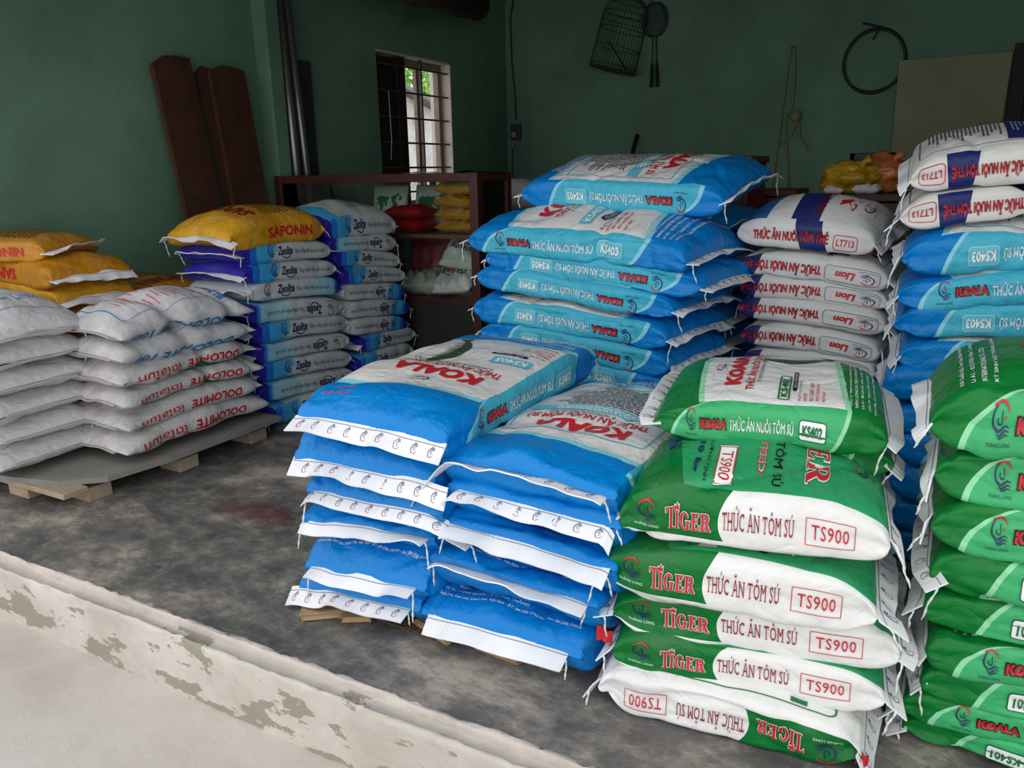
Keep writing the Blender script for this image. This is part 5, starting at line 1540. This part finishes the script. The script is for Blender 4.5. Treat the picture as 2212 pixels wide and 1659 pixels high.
cow = poly2d('cow', [[(0, .45), (.05, .75), (.2, .86), (.5, .8), (.75, .88), (.88, 1), (.92, .9), (1, .82), (1, .66), (.9, .6), (.85, .4), (.8, 0), (.72, 0), (.7, .3), (.3, .28), (.25, 0), (.17, 0), (.14, .36), (.06, .3)]])
for i, (x, lab) in enumerate(((-2.95, 'left white pouch with a green cattle picture standing in the cabinet'), (-2.64, 'right white pouch with a green cattle picture behind the red pouches'))):
    pouch('cattle_pouch', lab, 'pouch', (x, 3.90, US + .128), (.25, .25, .05), M['white_poly'], (radians(82), 0, 0), 40 + i, 'white pouches with cattle pictures', [((.12, .90), (.38, .80), cow, 'ink_green', 1)])
edta = lambda: [((.20, .80), (.40, .66), panel2d('edta', .2, .06, .002), 'ink_green', 1), ((.26, .78), (.44, .62), text2d('EDTA', 8, 3, .05), 'ink_white', 2), ((.27, .77), (.45, .61), text2d('EDTA', 8, 3, .02), 'ink_red', 3)]
pouch('white_pouch', 'upper white pouch lettered in red on the lower cabinet shelf', 'pouch', (-2.32, 3.72, LS + .20), (.24, .22, .10), M['white_poly'], (radians(38), .1, .1), 50, 'white lettered pouches', edta(), 1.6)
pouch('white_pouch', 'lower white pouch lettered in red on the lower cabinet shelf', 'pouch', (-2.34, 3.70, LS + .06), (.27, .24, .11), M['white_poly'], (radians(32), -.12, -.1), 51, 'white lettered pouches', edta(), 1.6)
pouch('clear_bag', 'crumpled clear plastic bag lying on the lower cabinet shelf', 'bag', (-2.60, 3.71, LS), (.24, .24, .12), M['clear_poly'], (0, 0, .2), 52, None, None, 2.2)
pouch('pink_sack', 'dark pink sack at the back of the lower cabinet shelf', 'sack', (-2.62, 3.88, LS + .16), (.36, .30, .09), M['pink_poly'], (radians(75), 0, .05), 53, None, None, .8)
M['dark_sheet'] = plain('dark_sheet', '#2c3440', .3)
M['paper'] = plain('paper', '#c9ced2', .4)
def sheet(name, label, lo, hi, m, seed, z):
    n = 14; xs = np.linspace(lo[0], hi[0], n); ys = np.linspace(lo[1], hi[1], 6); vs, fs = [], []
    for d in (.006, .0):
        for x in xs:
            for y in ys: vs.append((x, y, z + .001 + d * .3 + .012 * max(0, vnoise(x * 12, y * 9, 0, seed)) ))
    N = n * 6
    for i in range(n - 1):
        for j in range(5):
            q = [i * 6 + j, (i + 1) * 6 + j, (i + 1) * 6 + j + 1, i * 6 + j + 1]; fs.append(q); fs.append([N + k for k in q[::-1]])
    tag(mesh_obj(name, vs, fs, m), label, 'sheet')
sheet('plastic_sheet', 'dark crumpled plastic sheet lying on the cabinet top', (-2.50, 3.62), (-2.14, 3.9), M['dark_sheet'], 61, CH)
sheet('paper_sheet', 'pale paper sheet on the cabinet top near the window', (-2.82, 3.62), (-2.56, 3.9), M['paper'], 62, CH)

# white sacks piled beyond the cabinet
for i in range(6):
    sack(nth(i, 6, 'white woven sack', 'piled beyond the glass cabinet near the corner'), 'blank', (-2.50 - .02 * (i % 2), 4.55), .860 - .172 * i, .3 + .1 * (i % 3),   .62, .44, .176, seed=520 + i, tapes=())

# ------------------------------------------------------------------ things leaning on the left wall
M['plank'] = plain('plank', '#4a2a1c', .6, var=.3, vscale=6, bump=.3)
def lean_plank(label, pxtop0, pxtop1, pxb0, pxb1, thick, dx=.02, foot=.28):
    """board leaning on the left wall: top edge and a lower width seen at pixels"""
    t0, t1 = onX(pxtop0, WX + dx), onX(pxtop1, WX + dx)
    # the board's plane goes from the wall at its top to the floor at WX + foot
    ht = float(max(t0[2], t1[2]))
    n = np.array([ht, 0, foot - dx]); n = n / np.linalg.norm(n); p = np.array([WX + dx, 0, ht])
    a, b, c, d = [on_plane(k, p, n) for k in (pxtop0, pxtop1, pxb1, pxb0)]
    def down(u, w):
        t = u[2] / (u[2] - w[2]); return u + (w - u) * t
    q = [a, b, down(b, c), down(a, d)]
    bm = bmesh.new()
    w = b - a
    jag = [a + w * .33 + np.array([0, 0, .03]), a + w * .66 + np.array([0, 0, .02])]
    loop = [q[0]] + jag + [q[1], q[2], q[3]]
    lo_ = [bm.verts.new(v) for v in loop]; hi_ = [bm.verts.new(v + n * thick) for v in loop]
    bm.faces.new(lo_); bm.faces.new(hi_[::-1])
    for i in range(len(loop)): bm.faces.new([lo_[i], lo_[(i + 1) % len(loop)], hi_[(i + 1) % len(loop)], hi_[i]])
    tag(bm_obj('wooden_plank', bm, M['plank']), label, 'plank', 'planks leaning on the left wall')
lean_plank('widest dark plank leaning on the left wall, leftmost of three', (322, 140), (402, 128), (398, 470), (472, 455), .03)
lean_plank('short narrow dark plank between the two wider leaning planks', (419, 160), (452, 154), (487, 450), (520, 448), .02, .015)
lean_plank('dark plank leaning beside the pillar, rightmost of three', (446, 155), (520, 156), (500, 450), (574, 445), .03, .045)
M['steel'] = plain('steel', '#8c8a86', .38, .8, var=.15, vscale=30)
M['dull_board'] = plain('dull_board', '#2a302d', .7, var=.2)
def lean_pipe(label, pt, pb, r, foot=.30, mat='steel', ztop=2.75, dx=.03):
    a = onX(pt, WX + dx + .06); 
    hi = onX(pt, WX + .06); lo = onX(pb, WX + .10)
    d = lo - hi; t = -hi[2] / d[2]; u = (ztop - hi[2]) / d[2]
    P0, P1 = hi + d * t, hi + d * u
    P1[0] = max(P1[0], WX + r + .01)
    o = tube('steel_pipe' if mat == 'steel' else 'dark_pipe', [P0, P1], r, M[mat], None, 16)
    tag(o, label, 'pipe', 'pipes standing by the pillar')
lean_pipe('steel pipe standing nearest the pillar, duller of the pair', (600, 0), (640, 372), .028)
lean_pipe('bright steel pipe standing right of the duller pipe', (617, 0), (662, 372), .026)
a, b = onX((652, 130), WX + .03), onX((690, 372), WX + .03)
bm = bmesh.new()
add_box(bm, (WX + .01, float(a[1]) - .06, 0), (WX + .035, float(a[1]) + .07, float(a[2])), .002)
o = bm_obj('dark_board', bm, M['dull_board']); tag(o, 'narrow dark board standing against the wall behind the pipes', 'board')
# rolled mat under the ceiling
M['mat'] = plain('mat', '#3a2c22', .8, var=.25, vscale=20)
a = onX((890, -30), WX + .62); b = onX((1030, 12), WX + .45)
d = (b - a) / np.linalg.norm(b - a)
root = empty('rolled_mat', tuple(a - d * .6)); tag(root, 'dark rolled mat slung high up near the corner', 'rolled mat')
tube('roll', [(0, 0, 0), tuple(b - a + d * .6)], .105, M['mat'], root, 18)
for t in (.35, .8):
    p = (b - a + d * .6) * t; tube('sling', [(p[0], p[1], p[2] - .0), (p[0], p[1], CZ - (a - d * .6)[2] - .002)], .004, M['iron'], root, 5)
    bm = bmesh.new(); add_tube(bm, [Vector(p) + Vector((0, .11 * cos(k * pi / 8), .11 * sin(k * pi / 8))) for k in range(17)], .005, 5); bm_obj('sling_loop', bm, M['iron'], root)

# ------------------------------------------------------------------ on the back wall
M['cage_wire'] = plain('cage_wire', '#3b352c', .6, .2)
c0 = onY((1322, 152), BY - .22)
cage = empty('bird_cage', tuple(c0)); cage.rotation_euler = (radians(-4), radians(14), 0)
tag(cage, 'old wire bird cage hanging crooked on the back wall', 'bird cage')
rb, rt, hh = .195, .185, .58
bm = bmesh.new()
for k in range(40):
    a_ = 2 * pi * k / 40
    pts = [(rb * cos(a_), rb * sin(a_), 0), (rt * cos(a_), rt * sin(a_), hh * .72)] + [(rt * cos(a_) * cos(t), rt * sin(a_) * cos(t), hh * .72 + (hh * .28) * sin(t)) for t in (.4, .8, 1.2, 1.5)]
    add_tube(bm, pts, .0016, 3, False)
bm_obj('wire_bars', bm, M['cage_wire'], cage)
for z, r in ((.0, rb), (.03, rb), (.17, (rb + rt) / 2), (.31, rt), (hh * .66, rt), (hh * .74, rt), (hh * .9, rt * .75)):
    bm = bmesh.new(); add_tube(bm, [(r * cos(2 * pi * k / 28), r * sin(2 * pi * k / 28), z) for k in range(29)], .0032, 4, False); bm_obj('hoop', bm, M['cage_wire'], cage)
bm = bmesh.new(); bmesh.ops.create_circle(bm, cap_ends=True, radius=rb, segments=28); bm_obj('tray', bm, M['cage_wire'], cage)
tube('perch', [(-.05, -.1, .20), (.10, .06, .03)], .006, M['wood_dark'], cage, 6)
tube('hook', [(0, 0, hh), (.0, .02, hh + .05), (.03, .12, hh + .12)], .003, M['iron'], cage, 5)
bm = bmesh.new(); add_tube(bm, [(rb * cos(k * .5) * .9, -rb * .6 + .02 * sin(k * 3), -.015 - .03 * abs(sin(k * 1.3))) for k in range(14)], .0012, 3, False); bm_obj('torn_wire', bm, M['cage_wire'], cage)

M['racket'] = plain('racket', '#2e3438', .4, .3)
M['grip'] = plain('grip', '#17181a', .8)
M['string'] = plain('string', '#5d625a', .7)
def racket(label, pxtop, pxbot, dy, tw):
    a, b = onY(pxtop, BY - dy), onY(pxbot, BY - dy)
    root = empty('badminton_racket', tuple(b)); tag(root, label, 'racket', 'badminton rackets on the back wall')
    ax = math.atan2(float(a[0] - b[0]), float(a[2] - b[2])); root.rotation_euler = (0, ax, tw)
    hL = float(np.linalg.norm(a - b))
    ry, rx = .128, .098
    cz = hL - ry
    bm = bmesh.new(); add_tube(bm, [(rx * sin(2 * pi * k / 32), 0, cz + ry * cos(2 * pi * k / 32)) for k in range(33)], .005, 6, False); bm_obj('head_frame', bm, M['racket'], root, True)
    bm = bmesh.new()
    for i in range(-8, 9):
        x = rx * i / 9; h = ry * sqrt(1 - (x / rx) ** 2); add_tube(bm, [(x, 0, cz - h), (x, 0, cz + h)], .0011, 3, False)
    for i in range(-10, 11):
        z = ry * i / 11; w = rx * sqrt(1 - (z / ry) ** 2); add_tube(bm, [(-w, .001, cz + z), (w, .001, cz + z)], .0011, 3, False)
    bm_obj('strings', bm, M['string'], root)
    tube('shaft', [(0, 0, .17), (0, 0, cz - ry)], .0045, M['racket'], root, 8)
    tube('grip', [(0, 0, 0), (0, 0, .02), (0, 0, .14), (0, 0, .19)], [.016, .014, .013, .006], M['grip'], root, 10)
racket('left of two badminton rackets hanging on the back wall', (1413, 6), (1407, 188), .05, .0)
racket('right of two badminton rackets hanging on the back wall', (1416, 6), (1420, 187), .025, .0)
tube_o = tube('cage_cord', [tuple(onY((1380, 2), BY - .02)), tuple(onY((1395, 20), BY - .03)), tuple(onY((1413, -8), BY - .02))], .003, M['iron'], None, 5); tag(tube_o, 'thin cord above the rackets near the bird cage', 'cord')

M['hose'] = plain('hose', '#1a1d20', .55)
c = onY((1888, 133), BY - .03); R_ = .205
bm = bmesh.new()
for w in range(2):
    add_tube(bm, [((R_ + .006 * w) * cos(2 * pi * k / 48), .012 * w, (R_ + .012 * w * sin(k * .13)) * sin(2 * pi * k / 48) * 1.06) for k in range(49)], .010 - .003 * w, 8, False)
coil = empty('hose_coil', tuple(c)); tag(coil, 'black hose coiled into a ring on the back wall', 'hose')
bm_obj('coil', bm, M['hose'], coil, True)
tube('loose_end', [(-.10, .01, .27), (-.02, .0, .245), (.08, 0, .21)], .007, M['hose'], coil, 6); tube('tie', [(.02, -.01, .235), (.0, -.012, .19), (-.02, -.012, .15)], .007, M['hose'], coil, 6)
M['nail'] = M['iron']
tube('nail', [(.0, .03, .225), (0, -.02, .225)], .004, M['iron'], coil, 5)

M['rope'] = plain('rope', '#8a8560', .85, var=.15, vscale=60)
def pw_(*px): return [tuple(onY(p, BY - .02)) for p in px]
rope = empty('hanging_rope', pw_((1712, 100))[0]); tag(rope, 'knotted pale rope hanging from a nail on the back wall', 'rope')
def rp(name, *px, r=.008):
    o = rope.location; pts = [tuple(Vector(p) - o) for p in pw_(*px)]
    # smooth the path
    q = []
    for a_, b_ in zip(pts[:-1], pts[1:]):
        for k in range(5): q.append(tuple(Vector(a_).lerp(Vector(b_), k / 5)))
    q.append(pts[-1]); return tube(name, q, r, M['rope'], rope, 6)
rp('left_strand', (1709, 100), (1703, 140), (1692, 220), (1684, 290), (1675, 350), (1668, 405))
rp('right_strand', (1716, 100), (1717, 160), (1711, 235)); rp('loop', (1711, 238), (1699, 245), (1697, 270), (1700, 320), (1704, 405)); rp('cross_strand', (1723, 262), (1708, 292), (1682, 314))
rp('tail', (1724, 262), (1728, 295), (1744, 325), r=.009)
bm = bmesh.new(); bmesh.ops.create_uvsphere(bm, u_segments=10, v_segments=8, radius=.042)
for v in bm.verts: v.co = Vector((v.co.x, v.co.y * .6, v.co.z * 1.1)) + Vector(pw_((1720, 250))[0]) - rope.location + Vector((0, -.01, 0)) + Vector((vnoise(v.co.x * 50, v.co.z * 50, 0, 3), 0, vnoise(v.co.x * 50, v.co.z * 50, 4, 5))) * .008
bm_obj('knot', bm, M['rope'], rope, True)
tube('nail', [(0, .02, .0), (0, -.02, .0)], .004, M['iron'], rope, 5)

# cable with switch box in the corner
M['cable'] = plain('cable', '#2b2a28', .6); M['switch'] = plain('switch', '#3f3b36', .5); M['switch_l'] = plain('switch_l', '#8d8a82', .5)
sw = onY((1115, 285), BY - .015)
box_ = empty('switch_box', tuple(sw)); tag(box_, 'small dark switch box on the back wall by the corner', 'switch')
bx_ = box('housing', (-.05, -.02, -.07), (.05, .014, .07), M['switch'], box_, .006); box('rocker', (-.035, -.032, -.05), (.01, -.02, .0), M['switch_l'], box_, .004); tube('bulb_holder', [(-.03, -.02, -.11), (-.03, -.02, -.14)], .018, M['switch_l'], box_, 10)
cb = tube('wall_cable', pw_((1110, -6), (1102, 40), (1106, 140), (1112, 200), (1115, 258)), .006, M['cable'], None, 6); tag(cb, 'dark cable running down the back wall to the switch box', 'cable')
cb2 = tube('wall_cable', pw_((1107, 318), (1107, 360), (1109, 420), (1110, 520)), .004, M['cable'], None, 6); tag(cb2, 'thin cable running down the corner below the switch box', 'cable')
st = [onY((1377, 290), BY - .03), onY((1366, 330), BY - .05)]
dd = st[1] - st[0]; foot = st[0] + dd * (-(st[0][2]) / dd[2])
stick = tube('wooden_stick', [tuple(foot), tuple(st[0])], .018, M['wood_dark'], None, 8); tag(stick, 'dark stick standing against the back wall behind the blue stack', 'stick')

# ------------------------------------------------------------------ furniture behind the stacks
M['red_wood'] = plain('red_wood', '#5e1620', .45, var=.15)
def place_box(name, label, cat, pxl, pxr, Y, depth, mat, doors=True):
    a, b = onY(pxl, Y), onY(pxr, Y); zt = float(a[2] + b[2]) / 2; x0, x1 = float(a[0]), float(b[0])
    root = empty(name, (x0, Y, 0)); tag(root, label, cat)
    W_ = x1 - x0
    box('top', (-.01, -.01, zt - .03), (W_ + .01, depth + .01, zt), mat, root, .004)
    for nm, lo, hi in (('side_panel', (0, 0, 0), (.02, depth, zt - .03)), ('side_panel', (W_ - .02, 0, 0), (W_, depth, zt - .03)), ('back_panel', (.02, depth - .015, .05), (W_ - .02, depth, zt - .03)), ('bottom_board', (.02, .01, .05), (W_ - .02, depth - .015, .07))):
        box(nm, lo, hi, mat, root, .002)
    if doors:
        h = W_ / 2
        for k in (0, 1):
            d_ = box('door', (.02 + k * (h - .02) + .002, -.004, .07), (.02 + (k + 1) * (h - .02) - .002, .014, zt - .035), mat, root, .003)
            tube('knob', [(h + (k * 2 - 1) * .04, -.005, zt * .6), (h + (k * 2 - 1) * .04, -.03, zt * .6)], .010, M['iron'], d_, 8)
    return root, zt, x0, x1
place_box('red_cupboard', 'dark red cupboard just behind the top of the tall blue stack', 'cupboard', (1520, 338), (1619, 336), 3.45, .36, M['red_wood'])
place_box('red_chest', 'low dark red chest between the cupboard and the brown chest', 'chest', (1600, 409), (1716, 411), 3.9, .35, M['red_wood'])
M['brown_wood'] = plain('brown_wood', '#35201c', .5, var=.2)
rt_, zt, bx0, bx1 = place_box('brown_chest', 'dark brown chest with plastic bags on top near the board door', 'chest', (1780, 417), (1990, 422), 3.6, .40, M['brown_wood'])
M['yellow_bag'] = plain('yellow_bag', '#b08a1e', .3, var=.25, vscale=20); M['orange_bag'] = plain('orange_bag', '#b5673a', .3, var=.2, vscale=14); M['white_paper'] = plain('white_paper', '#c8c4c0', .6)
def crumpled(name, label, px, Y, dims, mat, seed, letters=None):
    c_ = onY(px, Y)
    bm = bmesh.new(); bmesh.ops.create_icosphere(bm, subdivisions=4, radius=1)
    xs = np.array([v.co[:] for v in bm.verts])
    d = 1 + .20 * vnoise(xs[:, 0] * 2.2, xs[:, 1] * 2.2, xs[:, 2] * 2.2, seed) - .16 * np.clip(1 - np.abs(vnoise(xs[:, 0] * 3, xs[:, 1] * 3, xs[:, 2] * 3, seed + 1)) * 4, 0, 1) + .18 * (np.abs(vnoise(xs[:, 0] * 6, xs[:, 1] * 6, xs[:, 2] * 6, seed + 2)) - .3)
    xs = xs * d[:, None] * np.array(dims) / 2
    xs[:, 2] = np.maximum(xs[:, 2], -dims[2] * .42)
    z0 = xs[:, 2].min()
    for v, p in zip(bm.verts, xs): v.co = (p[0], p[1], p[2] - z0)
    root = empty(name, (float(c_[0]), Y, zt)); tag(root, label, 'plastic bag')
    bm_obj('bag_body', bm, mat, root, True)
    tube('gathered_neck', [(dims[0] * .2, -dims[1] * .1, dims[2] * .55), (dims[0] * .26, -dims[1] * .2, dims[2] * .85), (dims[0] * .36, -dims[1] * .2, dims[2] * .95)], [.03, .012, .022], mat, root, 8)
    return root
crumpled('yellow_bag', 'crumpled yellow plastic bag lying on the brown chest', (1832, 400), 3.72, (.23, .2, .15), M['yellow_bag'], 71)
crumpled('orange_bag', 'knotted translucent orange plastic bag on the brown chest', (1897, 395), 3.82, (.24, .22, .17), M['orange_bag'], 74)
pouch('paper_wad', 'crumpled white paper under the front of the yellow bag', 'paper', (float(onY((1800, 410), 3.66)[0]), 3.66, zt), (.08, .05, .03), M['white_paper'], (0, 0, .2), 77, None, None, 2)
pouch('paper_wad', 'crumpled white paper between the yellow and orange bags', 'paper', (float(onY((1872, 410), 3.66)[0]), 3.66, zt), (.11, .06, .035), M['white_paper'], (0, 0, -.2), 78, None, None, 2)
# dark metal chair whose back frame shows above the chest
M['chair_metal'] = plain('chair_metal', '#10151a', .4, .4)
cl, cr = onY((1852, 331), 4.4), onY((1920, 331), 4.4)
ch = empty('metal_chair', (float(cl[0] + cr[0]) / 2, 4.4, 0)); tag(ch, 'dark metal chair back rising behind the brown chest', 'chair')
hw_, ht_ = float(cr[0] - cl[0]) / 2 + .02, float(cl[2])
for s_ in (-1, 1):
    box('back_post', (s_ * hw_ - .012, -.012, .44), (s_ * hw_ + .012, .012, ht_), M['chair_metal'], ch, .003)
    for y_ in (0, .36): box('leg', (s_ * hw_ - .012, y_ - .012, 0), (s_ * hw_ + .012, y_ + .012, .44), M['chair_metal'], ch, .003)
box('top_rail', (-hw_ - .012, -.012, ht_ - .035), (hw_ + .012, .012, ht_), M['chair_metal'], ch, .003); box('lower_rail', (-hw_, -.01, ht_ - .2), (hw_, .01, ht_ - .175), M['chair_metal'], ch, .003)
box('seat', (-hw_ - .01, -.01, .44), (hw_ + .01, .38, .47), M['chair_metal'], ch, .008)
# small red cloth flaps hanging out beside two of the green and white bags
M['red_flap'] = plain('red_flap', '#d0262c', .4)
def flap(px, Y, w, h, owner):
    c = onY(px, Y)
    root = [o for o in COL.objects if o.get('label') == owner][0]
    bm = bmesh.new(); n_ = 5
    f_ = [[bm.verts.new((float(c[0]) + w * (i / (n_ - 1) - .5), Y + .006 * sin(i * 1.7) + d, float(c[2]) + h * (j / (n_ - 1) - .5) * (1 - .35 * i / n_))) for j in range(n_)] for d in (0, .0015) for i in range(n_)]
    for b_ in (0, n_):
        for i in range(n_ - 1):
            for j in range(n_ - 1): bm.faces.new([f_[b_ + i][j], f_[b_ + i + 1][j], f_[b_ + i + 1][j + 1], f_[b_ + i][j + 1]])
    o = bm_obj('red_flap', bm, M['red_flap'], root); o.matrix_parent_inverse = root.matrix_world.inverted()
flap((1305, 1372), 1.37, .035, .036, 'sixth green and white feed bag from the top in the front right stack')
flap((1862, 1640), 1.375, .022, .03, 'bottom green and white feed bag in the front right stack')
